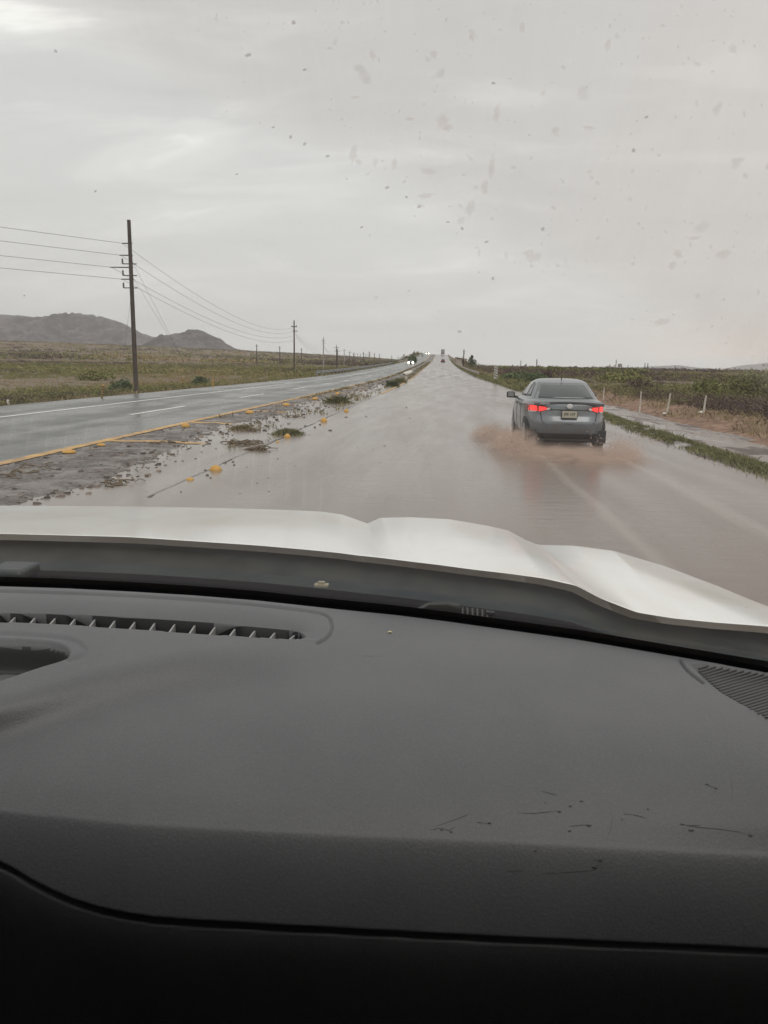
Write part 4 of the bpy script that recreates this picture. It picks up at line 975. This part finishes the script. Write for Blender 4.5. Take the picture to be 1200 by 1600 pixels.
def ridge(u, v):                               # the raised hood over the centre vent
    rd = polyd(u, v, RIDGE); rs = np.interp(u, [q[0] for q in RIDGE], [q[1] for q in RIDGE])
    vg_y = np.interp(u, [q[0] for q in VG[:-9]], [q[1] for q in VG[:-9]]); sl_y = np.interp(u, [-900, 0, 150, 300, 400, 478], [960, 963, 967, 976, 985, 991])
    t_ = np.clip((v - (vg_y + 9)) / np.maximum(sl_y - vg_y - 9, 1), 0, 1)
    dip = .010 * (t_**1.4) * sstep(-u, -500, -450) * (1 - sstep(v - sl_y, 9, 12))
    return .020 * (1 - sstep(np.where(v > rs, 1, -1) * rd, -30, 48)) * sstep(-u, -620, -250) - dip
def dash_pts(u, v):
    e = ipol(u, ED); cr = ipol(u, CR); se = ipol(u, SE)
    rr_ = rays(u, v); sag = np.clip((v - e) / (cr - e), 0, 1); rg = ridge(u, v) * (1 - sstep(v - cr, -60, 0)) - .055 * sag ** 1.8; tz = (DZ + rg - 1.7) / rr_[..., 2]; Yz = rr_[..., 1] * tz          # distance on the flat top
    rc = rays(u, cr); Yc = rc[..., 1] * (DZ - .055 - 1.7) / rc[..., 2]
    k = (v - cr); Yr = Yc - .056 * (1 - np.exp(-np.maximum(k, 0) / 170)) + .0004 * np.maximum(-k, 0) + 0 * k
    # gentle crown of the top
    Y = .5 * (Yz + Yr + np.sqrt((Yz - Yr)**2 + .0035**2))
    s_ = Y / rr_[..., 1]; P = EYE + rr_ * s_[..., None]
    ds = polyd(u, v, SEAM); below = v - np.interp(u, [q[0] for q in SEAM], [q[1] for q in SEAM])
    dep = .009 * np.exp(-(ds / 6.0)**4) + .006 * sstep(below, 0, 10)
    P = P + rr_ * (.00042 * np.maximum(below, 0)**2 / (np.maximum(below, 0) + 70) / rr_[..., 1] * (k > 0))[..., None]
    P[..., 1] += dep * 1.0; P[..., 2] -= dep * .45
    d = relief(u, v) * (1 - sstep(k, -60, 0)); P[..., 2] -= d
    # the front edge dips to the glass
    P[..., 2] -= .008 * (1 - sstep(v - e, 0, 7))
    P[..., 2] += .006 * np.sin(np.clip((v - e) / (cr - e), 0, 1) * np.pi) * sstep(k * -1, 0, 40)
    return P
fr = np.concatenate([np.linspace(0, .5, 190), np.linspace(.5, 1, 60)[1:]])
U = np.repeat(uu[None, :], 0, 0)
rowsV = []
e = ipol(uu, ED); cr_ = ipol(uu, CR)
e = sum(ipol(uu + d, ED) for d in np.linspace(-30, 30, 7)) / 7
for q in np.concatenate([np.linspace(0, .55, 170), np.linspace(.55, 1, 50)[1:]]): rowsV.append(e + (cr_ - e) * q)
for q in np.linspace(0, 1, 110)[1:]: rowsV.append(cr_ + (1660 - cr_) * q)
VV = np.array(rowsV); UU = np.repeat(uu[None, :], len(VV), 0)
DP = dash_pts(UU, VV)
# carry the lower panel further down towards the knees and the front lip down to the cowl
low = []
for k in range(1, 10):
    q = DP[-1].copy(); q[:, 2] -= .07 * k; q[:, 1] += .035 * k; low.append(q)
lip = DP[0].copy(); lip[:, 2] -= .05; lip[:, 1] += .004
DP = np.concatenate([lip[None], DP, np.array(low)], 0)
def dash_mat():
    m, t, p = newmat('charcoal_grained_dashboard')
    P = t.world(); g1 = t.noise(P, 900, 2, .6); vo = t.add('TexVoronoi', feature='SMOOTH_F1'); t.l.new(P, vo.inputs['Vector']); vo.inputs['Scale'].default_value = 420
    big = t.noise(P, 6, 4, .6)
    t.put(p.inputs['Base Color'], t.mix(t.ramp(big, [(.35, 0), (.7, 1)]), (.088, .0885, .093, 1), (.107, .107, .111, 1)))
    dust = t.noise(P, 520, 2, .8); bc = p.inputs['Base Color'].links[0].from_socket; t.put(p.inputs['Base Color'], t.mix(t.ramp(dust, [(.45, 0), (.7, .3)]), bc, (.18, .175, .176, 1)))
    p.inputs['Roughness'].default_value = .5; p.inputs['Specular IOR Level'].default_value = .55
    p.inputs['Sheen Weight'].default_value = .0; p.inputs['Sheen Roughness'].default_value = .5
    h = t.math('ADD', t.math('MULTIPLY', vo.outputs['Distance'], 1.0), t.math('MULTIPLY', g1, .4))
    t.put(p.inputs['Normal'], t.bump(h, .30, .0006))
    return m
M['dash'] = dash_mat()
nD = DP.shape
Vd = DP.reshape(-1, 3) - np.array(TO)
dash = raw_mesh('dashboard', Vd, gridfaces(nD[0], nD[1]), M['dash'], None, TR, True)
# shade inside the slot and tray is put into dark wall colours
M['slot_shade'] = mat('slot_shade_black', (.008, .008, .009), .6); M['tray_shade'] = mat('tray_wall_shade', (.03, .03, .03), .6)
dash.data.materials.append(M['slot_shade']); dash.data.materials.append(M['tray_shade'])
sS = sdf(UU, VV, SLOT); sT = sdf(UU, VV, TRAY); fc = gridfaces(nD[0], nD[1]); row = fc[:, 0] // nD[1] - 1; okr = (row >= 0) & (row < VV.shape[0] - 1)
fl = np.zeros(len(fc), np.int32); cI = fc[:, 0] % nD[1]; rI = np.clip(row, 0, VV.shape[0] - 1)
r2_, c2_ = np.clip(rI + 1, 0, VV.shape[0] - 1), np.clip(cI + 1, 0, VV.shape[1] - 1)
mn = lambda A: np.minimum(np.minimum(A[rI, cI], A[r2_, cI]), np.minimum(A[rI, c2_], A[r2_, c2_]))
fl[okr & (mn(sS) < -.4)] = 1; fl[okr & (mn(sT) < -.6) & (sT[rI, cI] > -8)] = 2
dash.data.polygons.foreach_set('material_index', fl)
M['vane'] = mat('vane_plastic', (.30, .30, .29), .5); M['slot_shade'] = mat('slot_shade_black', (.008, .008, .009), .6)
def ztop(u, v): return DZ - .055 * max(0., (v - float(ipol(u, ED))) / float(ipol(u, CR) - ipol(u, ED))) ** 1.8 + float(ridge(np.array([[float(u)]]), np.array([[float(v)]]))[0, 0])
def dz_pt(u, v, z): r_ = ray(u, v); return EYE + r_ * ((z - 1.7) / r_[2])
slot_top = lambda u: float(np.interp(u, [-900, 0, 150, 300, 400, 478], [960, 963, 967, 976, 985, 993])); slot_bot = lambda u: float(np.interp(u, [-900, 0, 150, 300, 430, 478], [968, 974, 982, 993, 1001.5, 1001]))
for k, u in enumerate(np.arange(-268, 470, 31.2)):
    zt = ztop(u, slot_bot(u) + 14); a = dz_pt(u, slot_bot(u) + .6, zt - .0015); b_ = dz_pt(u + 11, slot_top(u + 11) + .6, zt - .010); d = b_ - a
    b = MB(); th = np.array([.0011, 0, 0])
    pts = [a - th, a + th, b_ + th, b_ - th]; low_ = [q + np.array([0, 0, -.018]) for q in pts]
    i = [b.vert(q) for q in pts + low_]; b.f += [(0, 1, 2, 3), (7, 6, 5, 4), (0, 4, 5, 1), (1, 5, 6, 2), (2, 6, 7, 3), (3, 7, 4, 0)]
    tpart('vent_vane', b, M['vane'], False, dash)
# slot floor: its shade is painted in with the black faces above
# speaker grille ribs
b = MB(); M['grille'] = mat('speaker_grille_plastic', (.085, .085, .08), .55)
for k in range(44):
    c0 = 1015 + k * 4.9; pts = []
    for u in np.arange(1076, 1400, 4.0):
        v = c0 - (u - 1076) * .30 + 0.0
        if inside(np.array([u]), np.array([v]), SPK)[0] and sdf(np.array([u]), np.array([v]), SPK)[0] < -1.5: pts.append(dz_pt(u, v, DZ - .0045 + .006 * math.sin(math.pi * min(1, max(0, (v - ipol(u, ED)) / 300)))))
    if len(pts) > 2: b.tube(pts, .0011, 5)
tpart('speaker_grille', b, M['grille'], True, dash)
P = []
# scuffs and scratches on the dash top
M['scuff'] = mat('dark_scuff', (.055, .054, .054), .5)
def dpt(u, v): return dash_pts(np.array([[float(u)]]), np.array([[float(v)]]))[0, 0]
def scuff(pts, w_=.0006):
    b = MB()
    P_ = []
    sp_ = smooth_poly(pts, 2)
    for i, (u, v) in enumerate(sp_):
        q = dpt(u, v); f_ = math.sin(math.pi * (i + .6) / (len(sp_) + .2)) * w_ * random.uniform(.5, 1.3)
        P_.append([q + np.array([0, -f_, .0004]), q + np.array([0, f_, .0004])])
    b.grid(np.array(P_)); tpart('scuff_mark', b, M['scuff'], False, dash)
def blot(u, v, r_=2.5, a=1.6):
    c = dpt(u, v); rr_ = r_ / F * .5; ids = []; b = MB()
    for k in range(9): th = k / 9 * 6.283; q = c + np.array([math.cos(th) * rr_ * a, math.sin(th) * rr_ * random.uniform(.7, 1.3), .0004]); ids.append(b.vert(q))
    b.f.append(tuple(ids)); tpart('scuff_mark', b, M['scuff'], False, dash)
for s_ in [[(672, 1297), (690, 1294), (704, 1299)], [(680, 1292), (712, 1282), (735, 1274)], [(700, 1298), (712, 1292)], [(808, 1273), (830, 1275), (860, 1272), (876, 1271)], [(953, 1262), (957, 1280), (954, 1296), (948, 1312)], [(973, 1276), (990, 1277), (1012, 1283)],
           [(888, 1293), (905, 1291), (920, 1291)], [(1063, 1291), (1085, 1295), (1110, 1297), (1140, 1300), (1180, 1307)], [(1072, 1293), (1095, 1293)], [(928, 1345), (942, 1343)], [(924, 1356), (936, 1352)], [(835, 1330), (842, 1324)], [(790, 1361), (820, 1361)], [(1038, 1229), (1044, 1250)],
           [(1100, 1232), (1120, 1240), (1112, 1250)], [(1140, 1215), (1145, 1262)], [(846, 1242), (870, 1248)], [(745, 1286), (768, 1289)], [(845, 1366), (930, 1360)]]: scuff(s_, .00025)
for u, v, r_ in [(765, 1287, 2.6), (908, 1257, 3), (891, 1264, 2.8), (920, 1291, 4), (890, 1299, 2.5), (874, 1272, 3), (1066, 1291, 3), (1080, 1299, 4.2), (1172, 1307, 3.5), (938, 1344, 3.5), (929, 1355, 4), (836, 1330, 2.4), (1104, 1233, 2.4), (1118, 1239, 2.8), (1012, 1269, 2), (690, 1297, 2.6), (705, 1300, 2.4), (726, 1205, 1.6), (852, 1259, 1.5), (972, 1284, 1.6)]: blot(u, v, r_ * .8, 1.8)
# pale crumb lying on the dash
q = dpt(609, 991); cr0 = MB(); cr0.tube([(-.003, -.001, .001), (0, .0005, .0018), (.0032, -.0004, .001)], [.0007, .0011, .0006], 6)
o = cr0.build('crumb', mat('crumb_straw', (.75, .68, .35), .7), None, True); o.location = tuple(q); meta(o, 'tiny pale straw crumb lying on the charcoal dashboard', 'crumb')

# windscreen ----------------------------------------------------------
gu = np.linspace(-1300, 1700, 61); base = np.array([dz_pt(u, ipol(u, ED) - 3, DZ - .002) for u in gu])
base[:, 0] = np.clip(base[:, 0], -1.45, .62)
ws = np.linspace(-.05, 1.1, 34); GP = np.zeros((len(ws), len(gu), 3))
for i, s_ in enumerate(ws):
    for j in range(len(gu)):
        q = base[j]; lat = (q[0] + .42) / .95; GP[i, j] = (q[0] * (1 - .06 * max(0, s_)) - .42 * .06 * max(0, s_), q[1] - .82 * s_ * (1 - .16 * lat * lat), q[2] + .53 * s_ + .03 * math.sin(math.pi * min(1, max(0, s_))))
def glass_mat():
    m, t, p = newmat('dirty_windscreen_glass'); t.n.remove(p); out = t.n['Material Output']
    P = t.world(); tr = t.add('BsdfTransparent'); tr.inputs[0].default_value = (.95, .95, .945, 1)
    gl = t.add('BsdfGlossy'); gl.inputs['Roughness'].default_value = .04; gl.inputs[0].default_value = (1, 1, 1, 1)
    fr_ = t.add('Fresnel'); fr_.inputs[0].default_value = 1.3
    di = t.add('BsdfDiffuse'); di.inputs[0].default_value = (.55, .5, .45, 1); tl = t.add('BsdfTranslucent'); tl.inputs[0].default_value = (.62, .55, .51, 1)
    dm_ = t.add('MixShader'); dm_.inputs[0].default_value = .6; t.l.new(di.outputs[0], dm_.inputs[1]); t.l.new(tl.outputs[0], dm_.inputs[2])
    # unwiped field: beyond a line across the glass, computed in the glass plane
    a = glass_at(420, 200); b__ = glass_at(840, 405); nrm = np.array([-(b__ - a)[1], (b__ - a)[0]]); nrm /= np.linalg.norm(nrm)
    c_ = glass_at(1000, 100); sg_ = 1 if (c_[:2] - a[:2]) @ nrm > 0 else -1; nrm *= sg_
    sp = t.add('SeparateXYZ'); t.l.new(P, sp.inputs[0])
    dd = t.math('SUBTRACT', t.math('ADD', t.math('MULTIPLY', sp.outputs[0], float(nrm[0])), t.math('MULTIPLY', sp.outputs[1], float(nrm[1]))), float(a[:2] @ nrm))
    dd = t.math('ADD', dd, t.math('MULTIPLY', t.math('SUBTRACT', t.noise(P, 9, 3), .5), .03))
    unw = t.step(dd, -.012, .03)
    streak = t.noise(t.world((6, .8, .8)), 8, 4, .6)
    film = t.math('ADD', .030, t.math('MULTIPLY', unw, t.math('ADD', .16, t.math('MULTIPLY', streak, .20))))
    vo = t.add('TexVoronoi', feature='F1'); va_ = t.add('VectorMath', operation='ADD'); t.l.new(t.world((1, .75, .75)), va_.inputs[0]); nz_ = t.add('TexNoise'); t.l.new(P, nz_.inputs[0]); nz_.inputs['Scale'].default_value = 70; vs_ = t.add('VectorMath', operation='SCALE'); t.l.new(nz_.outputs['Color'], vs_.inputs[0]); vs_.inputs['Scale'].default_value = .016; t.l.new(vs_.outputs[0], va_.inputs[1]); t.l.new(va_.outputs[0], vo.inputs['Vector']); vo.inputs['Scale'].default_value = 62
    rnd = t.add('SeparateColor'); t.l.new(vo.outputs['Color'], rnd.inputs[0])
    lim = t.math('MULTIPLY', rnd.outputs[1], .3); sm_ = t.math('SUBTRACT', 1, t.math('DIVIDE', vo.outputs['Distance'], lim), True)
    sp1 = t.math('MULTIPLY', t.math('MINIMUM', t.math('MULTIPLY', sm_, 3), 1), t.math('GREATER_THAN', rnd.outputs[0], .60))
    sp1 = t.math('MULTIPLY', sp1, t.math('ADD', t.math('MULTIPLY', unw, .75), .12))
    film = t.math('ADD', film, t.math('MULTIPLY', sp1, t.math('MULTIPLY', rnd.outputs[2], .09)))
    t.put(tl.inputs[0], t.mix(sp1, (.76, .675, .63, 1), (.45, .34, .28, 1)))
    m1 = t.add('MixShader'); t.put(m1.inputs[0], t.math('MULTIPLY', fr_.outputs[0], .9)); t.l.new(tr.outputs[0], m1.inputs[1]); t.l.new(gl.outputs[0], m1.inputs[2])
    m2 = t.add('MixShader'); t.put(m2.inputs[0], film); t.l.new(m1.outputs[0], m2.inputs[1]); t.l.new(dm_.outputs[0], m2.inputs[2])
    t.l.new(m2.outputs[0], out.inputs[0]); return m
# simple plane fit of the glass for placing marks on it
_c = GP[6:28, 15:50].reshape(-1, 3); _m = _c.mean(0); _n = np.linalg.svd(_c - _m)[2][2]
def glass_hit(x, y):                        # march along the sight line to the real glass mesh
    r_ = ray(x, y); best = None; pts = GP.reshape(-1, 3)
    t0 = (_m - EYE) @ _n / (r_ @ _n); q = EYE + r_ * t0
    for _ in range(4):
        d = np.linalg.norm(pts - q, axis=1); i = np.argsort(d)[:6]; c = pts[i]; m_ = c.mean(0); n_ = np.linalg.svd(c - m_)[2][2]
        q2 = EYE + r_ * ((m_ - EYE) @ n_ / (r_ @ n_)); 
        if np.linalg.norm(q2 - q) > .2: break
        q = q2
    return q
def glass_at(x, y): return glass_hit(x, y)[:2]
M['glass'] = glass_mat()
glass = tpart('windscreen', MB().grid(GP), M['glass'], True)
def stain_mat(name, c, a):
    m, t, p = newmat(name); t.n.remove(p); out = t.n['Material Output']; tr = t.add('BsdfTransparent'); tl = t.add('BsdfTranslucent'); tl.inputs[0].default_value = (*c, 1)
    ms_ = t.add('MixShader'); at_ = t.add('Attribute', attribute_name='soft')
    f_ = t.math('ADD', at_.outputs['Fac'], t.math('MULTIPLY', t.math('SUBTRACT', t.noise(t.world(), 160, 4, .7), .5), .6))
    t.put(ms_.inputs[0], t.math('MULTIPLY', t.math('MULTIPLY', t.step(f_, .05, .95), at_.outputs['Fac']), a))
    t.l.new(tr.outputs[0], ms_.inputs[1]); t.l.new(tl.outputs[0], ms_.inputs[2]); t.l.new(ms_.outputs[0], out.inputs[0]); return m
M['stain'] = stain_mat('mud_stain_on_glass', (.48, .39, .33), .25); M['stain_soft'] = stain_mat('faint_mud_speck_on_glass', (.46, .37, .31), .17); M['stain_dark'] = stain_mat('dark_speck_on_glass', (.22, .18, .16), .5)
stains = [(692, 190, 16, 13), (700, 200, 11, 7), (665, 306, 13, 7), (670, 268, 14, 8), (768, 262, 6, 22), (757, 292, 6, 17), (735, 325, 9, 16), (776, 178, 8, 16), (552, 240, 7, 20), (560, 253, 6, 7), (616, 256, 5, 13), (737, 55, 6, 16), (677, 85, 6, 10), (582, 86, 6, 12), (816, 43, 7, 9), (834, 402, 14, 11), (826, 395, 9, 8),
          (1034, 503, 14, 9), (1130, 397, 18, 8), (1060, 397, 10, 8), (1050, 415, 8, 8), (1145, 76, 10, 8), (1090, 100, 7, 6), (1165, 276, 6, 6), (1200, 260, 7, 6), (865, 325, 5, 5), (802, 262, 5, 5), (950, 70, 6, 14), (920, 200, 10, 5), (1085, 372, 9, 5), (535, 35, 5, 4), (515, 75, 5, 4), (555, 152, 8, 4), (640, 186, 7, 5), (1035, 40, 5, 4), (880, 105, 6, 4), (720, 345, 7, 9), (657, 321, 8, 4)]
specks = [(388, 86, 6), (459, 35, 5), (476, 109, 4), (87, 80, 4), (427, 199, 3), (454, 214, 4), (476, 225, 4), (512, 244, 4), (605, 293, 4), (655, 323, 4), (635, 308, 3), (700, 347, 3), (722, 357, 4), (760, 378, 4), (990, 235, 5), (1010, 183, 4), (848, 358, 5), (770, 435, 4), (718, 518, 4), (771, 130, 4), (370, 272, 2.5), (38, 462, 2), (149, 299, 3), (565, 355, 3), (216, 650, 5)]
def blotg(items, name, m_, kind=None):
    V_, F_, A_ = [], [], []
    for x, y, rx, ry in items:
        n = 16; ph = random.random() * 9; c0 = len(V_); q = glass_hit(x, y); V_.append(q + (EYE - q) * .004); A_.append(1.0)
        for rad, al in ((.55, .8), (1.15, 0)):
            for k in range(n):
                th = k / n * 6.283; w_ = rad * (1 + .22 * math.sin(2 * th + ph) + .14 * math.sin(5 * th + ph * 2))
                q = glass_hit(x + math.cos(th) * rx * w_, y + math.sin(th) * ry * w_); V_.append(q + (EYE - q) * .004); A_.append(al)
        for k in range(n):
            k2 = (k + 1) % n; F_.append((c0, c0 + 1 + k, c0 + 1 + k2)); F_.append((c0 + 1 + k, c0 + 1 + n + k, c0 + 1 + n + k2, c0 + 1 + k2))
    b = MB(); b.v = [tuple(v) for v in V_]; b.f = F_; o = tpart(name, b, m_, False, glass)
    a = o.data.attributes.new('soft', 'FLOAT', 'POINT'); a.data.foreach_set('value', A_)
    if kind: o['kind'] = kind
for q_ in stains: blotg([q_], 'mud_stain', M['stain'])
for x, y, r_ in specks: blotg([(x, y, r_, r_ * .8)], 'dark_speck', M['stain_dark'])
r2 = random.Random(5); its = []
for k in range(360):
    x = r2.uniform(330, 1200); y = r2.uniform(0, 560); dline = (x - 420) * .49 + 200 - y      # above the wiped field
    if dline < -30 and r2.random() > .08: continue
    if x < 520 and r2.random() > .4: continue
    e_ = r2.random()**3 * 4.5; its.append((x, y, 1.8 + e_ * r2.uniform(.5, 1), 1.8 + e_ * r2.uniform(.6, 1.6)))
blotg(its, 'mud_specks', M['stain_soft'], 'stuff')
# black band along the foot of the glass
P = np.zeros((3, len(gu), 3))
for i, s_ in enumerate((-.05, .008, .020)):
    for j in range(len(gu)): q = base[j]; P[i, j] = (q[0], q[1] - .82 * s_ - .003, q[2] + .53 * s_ + .002)
M['frit'] = mat('black_ceramic_band', (.004, .005, .008), .4, spec=.2)
tpart('frit_band', MB().grid(P), M['frit'], False, glass)
# faint etched glass code near the right lower corner
M['etch'] = mat('etched_code', (.03, .03, .03), .7)
b = MB()
for row, (u0, v0, n) in enumerate([(1110, 997, 4), (1133, 1001, 8), (1128, 1008, 10)]):
    for k in range(n):
        u = u0 + k * (4.2 if row else 3.5) + r2.uniform(-.4, .4); v = v0 + k * .65
        q = glass_hit(u, v); q = q + (EYE - q) * .004; s_ = .0010 if row < 2 else .0007
        for dx, dz in ((0, 0), (.0013, .0006), (.0006, -.0011)): b.box((q[0] + dx, q[1], q[2] + dz), (s_, .0003, s_ * .7))
tpart('etched_code', b, M['etch'], False, glass)

# cowl between hood and glass
def cowl_z(u, s_): return 0
cu = np.arange(-900, 1500, 12.0); CP = np.zeros((22, len(cu), 3))
for j, u in enumerate(cu):
    vr = float(np.interp(u, ru, rv)); ye = float(np.interp(u, ru, rY)); a = at_y(u, vr, ye); a = a + np.array([0, .035, -.022])
    b_ = dz_pt(u, ipol(u, ED) - 3, DZ - .002) + np.array([0, .03, -.045])
    for i in range(22):
        s_ = i / 21; q = a * (1 - s_) + b_ * s_; q[2] += -.030 * math.sin(math.pi * min(1, s_ * 1.6)) * (s_ < .625) + .010 * float(sstep(np.array(s_), .34, .42)) * (1 - float(sstep(np.array(s_), .72, .80)))
        CP[i, j] = q
M['cowl'] = mat('weathered_black_cowl', (.017, .026, .029), .45, (.034, .043, .045), 8, bump=.25, bscale=120)
cow = tpart('cowl_panel', MB().grid(CP), M['cowl'])
M['cowl_dark_band'] = mat('dark_cowl_band', (.006, .007, .010), .9, spec=.08); M['cowl_grey'] = mat('grey_cowl_tone', (.024, .028, .027), .6, (.042, .044, .040), 12)
cow.data.materials.append(M['cowl_dark_band']); cow.data.materials.append(M['cowl_grey']); nc_ = len(cu) - 1
for k_, pl_ in enumerate(cow.data.polygons):
    r__, c__ = divmod(k_, nc_); u_ = cu[c__]; lim_ = 11 - 1.5 * float(sstep(np.array(u_), 200, 480)) + 3 * float(sstep(np.array(u_), 560, 760))
    pl_.material_index = 1 if r__ > lim_ else (2 if r__ < 4 else 0)  # cowl split into tones: greyer by the hood, darkest by the glass
def cowl_pt(u, v, lift=.006):
    vr = float(np.interp(u, ru, rv)); ve = float(ipol(u, ED)) - 3; s_ = (v - vr) / (ve - vr); j = int(np.clip((u + 900) / 12, 0, len(cu) - 2)); f_ = (u + 900) / 12 - j
    i = np.clip(s_, 0, 1) * 21; i0 = int(min(20, i)); g_ = i - i0
    q = (CP[i0, j] * (1 - f_) + CP[i0, j+1] * f_) * (1 - g_) + (CP[i0+1, j] * (1 - f_) + CP[i0+1, j+1] * f_) * g_
    q = q.copy(); q[2] += lift; return q
wi = tpart('wiper_arm', MB().tube([cowl_pt(600, 947, .004), cowl_pt(640, 941, .008), cowl_pt(670, 938, .010), cowl_pt(700, 940, .009), cowl_pt(722, 943, .008)], [.002, .003, .004, .005, .006], 8), M['cowl_grey'])
for k in range(6):
    u = 724 + k * 8; a = cowl_pt(u, 943 + k * 1.0, .007); b_ = cowl_pt(u + 1.5, 955 + k * 1.0, .006)
    tpart('rib', MB().tube([a, b_], .0017, 6), M['cowl_grey'], True, wi)
tpart('nut', MB().lathe([(.007, 0), (.007, .005), (.003, .006)], 10, tuple(cowl_pt(769, 951, .006))), M['frit'], False, wi)
wi2 = tpart('wiper_arm', MB().tube([cowl_pt(90, 907, .004), cowl_pt(150, 905, .008), cowl_pt(200, 905, .010), cowl_pt(214, 908, .006)], [.002, .003, .004, .003], 8), M['cowl'])
sb = cowl_pt(498, 890, .010); M['tan_square'] = mat('tan_square', (.30, .27, .2), .6)  # small tan stepped square on the cowl
b = MB(); 
for c, d in (((0, 0, 0), (.026, .016, .004)), ((0, 0, .004), (.012, .008, .006))): b.box((sb[0] + c[0], sb[1] + c[1], sb[2] + c[2]), d)
tpart('cowl_square', b, M['tan_square'], False)
b = MB().box(tuple(cowl_pt(5, 884, .0)), (.07, .07, .03)); ob = tpart('hinge_cover', b, M['cowl'], False); md = ob.modifiers.new('bevel', 'BEVEL'); md.width = .008; md.segments = 3

# cab shell: roof, pillars, doors, floor, rear wall
M['liner'] = mat('grey_headliner', (.05, .048, .045), .9)
m_, t_g, p_g = newmat('cabin_dimming_glass'); t_g.n.remove(p_g); tb = t_g.add('BsdfTransparent'); tb.inputs[0].default_value = (.10, .11, .105, 1); t_g.l.new(tb.outputs[0], t_g.n['Material Output'].inputs[0]); M['tint'] = m_; M['trim'] = mat('dark_trim', (.04, .04, .042), .7); M['bodywhite'] = mat('white_body', (.75, .75, .72), .35)  # side glass made very dark to keep light out of the cabin
top = GP[-1]; P = np.zeros((8, len(gu), 3))
for i in range(8):
    for j in range(len(gu)): P[i, j] = (np.clip(top[j][0], -1.2, .36), top[j][1] * (1 - i / 7) - 1.7 * i / 7, top[j][2] + .04 * math.sin(math.pi * i / 7))
solidify(tpart('roof', MB().grid(P), M['liner']), .03, 1)
for sg, xx in ((-1, -1.40), (1, .56)):
    tx_ = -1.22 if sg < 0 else .38
    j = 0 if sg < 0 else -1
    tpart('windscreen_pillar', MB().tube([(xx, .66, DZ - .05), ((xx + tx_) / 2, .40, 1.66), (tx_, .02, top[j][2])], [.045, .04, .04], 8), M['trim'])
    tpart('door', MB().box((xx + sg * .02, -.45, .95), (.08, 2.4, .82)), M['trim'], False)
    P = np.array([[(xx, .62, 1.33), (xx, -1.7, 1.33)], [(tx_, .05, 2.0), (tx_, -1.7, 2.0)]]); tpart('side_window', MB().grid(P), M['tint'], False)
    tpart('centre_pillar', MB().tube([(xx, -.55, 1.3), (tx_, -.6, 1.98)], .06, 8), M['trim'])
    tpart('fender', MB().box((xx - sg * .05, 1.55, .90), (.1, 1.5, .35)), M['bodywhite'], False)
tpart('floor', MB().box((-.42, -.4, .52), (1.9, 2.5, .05)), M['trim'], False)
tpart('rear_wall', MB().box((-.42, -1.72, 1.25), (1.9, .06, 1.45)), M['trim'], False)
for xs_ in (-.02, -.86): tpart('seat', MB().box((xs_, -.05, .9), (.52, .55, .16)).box((xs_, -.36, 1.22), (.52, .14, .72)).box((xs_, -.36, 1.69), (.26, .10, .2)), M['trim'], False)  # seat backs stand forward to block light from behind

# ------------------------------------------------------------------ spray thrown up by the sedan
def spray_mat():
    m, t, p = newmat('brown_spray'); t.n.remove(p); out = t.n['Material Output']
    v = t.add('VolumePrincipled'); v.inputs['Color'].default_value = (.80, .63, .53, 1); v.inputs['Anisotropy'].default_value = .2
    tc_ = t.add('TexCoord'); P = tc_.outputs['Object']; ln = t.add('VectorMath', operation='LENGTH'); t.l.new(P, ln.inputs[0])
    n_ = t.noise(P, 3.4, 6, .65, .8)
    sh = t.math('SUBTRACT', 1, t.step(ln.outputs['Value'], .25, 1.0))
    d = t.math('MULTIPLY', sh, t.ramp(n_, [(.40, .0), (.6, 1)])); t.put(v.inputs['Density'], t.math('MULTIPLY', d, 3.2))
    t.l.new(v.outputs[0], out.inputs['Volume']); return m
M['spray'] = spray_mat()
for i, (x, y, z, sx, sy, sz, lb) in enumerate([(1.48, 15.9, .08, .66, 1.7, .50, 'brown water spray thrown from the left wheels of the grey sedan'), (3.55, 15.3, .06, .45, 1.1, .38, 'brown water spray behind the right wheel of the grey sedan'),
        (2.5, 14.6, .0, 1.7, 1.5, .34, 'low mist between the two wheel sprays behind the sedan'), (1.15, 18.6, .05, .62, 1.7, .36, 'spray fanning out beside the front left wheel of the sedan')]):
    b = MB(); prof_ = [(math.sin(a), -math.cos(a)) for a in np.linspace(.05, math.pi - .05, 12)]; b.lathe(prof_, 18)
    o = b.build('water_spray', M['spray']); o.location = (x, y, z); o.scale = (sx, sy, sz); meta(o, lb, 'spray', kind='stuff')
# droplets
N = 2800; a = rng.random(N); x = np.where(a < .6, 1.5, 3.4) + rng.normal(size=N) * .28 - (a < .2) * rng.random(N) * .5; y = 15.8 + rng.normal(size=N) * .8; z = np.abs(rng.normal(size=N)) * .2 + .02
V, Q, T = leaves(x, y, z, np.full(N, .001), np.full(N, .001), 1, .004 + .010 * rng.random(N)**2, np.zeros(N), flat=.8)
M['drop'] = mat('muddy_droplets', (.50, .37, .30), .3)
meta(raw_mesh('water_droplets', V, Q, M['drop']), 'muddy droplets flying off the sedan rear wheels', 'spray', kind='stuff')

# ------------------------------------------------------------------ haze
m, t, p = newmat('rain_haze'); t.n.remove(p); v = t.add('VolumePrincipled'); v.inputs['Color'].default_value = (.95, .955, .96, 1); v.inputs['Density'].default_value = .00009
t.l.new(v.outputs[0], t.n['Material Output'].inputs['Volume'])
hb = MB().box((0, 3600, 170), (15000, 12000, 360)).build('haze', m); meta(hb, 'pale rain haze hanging over the plain', 'haze', kind='stuff')
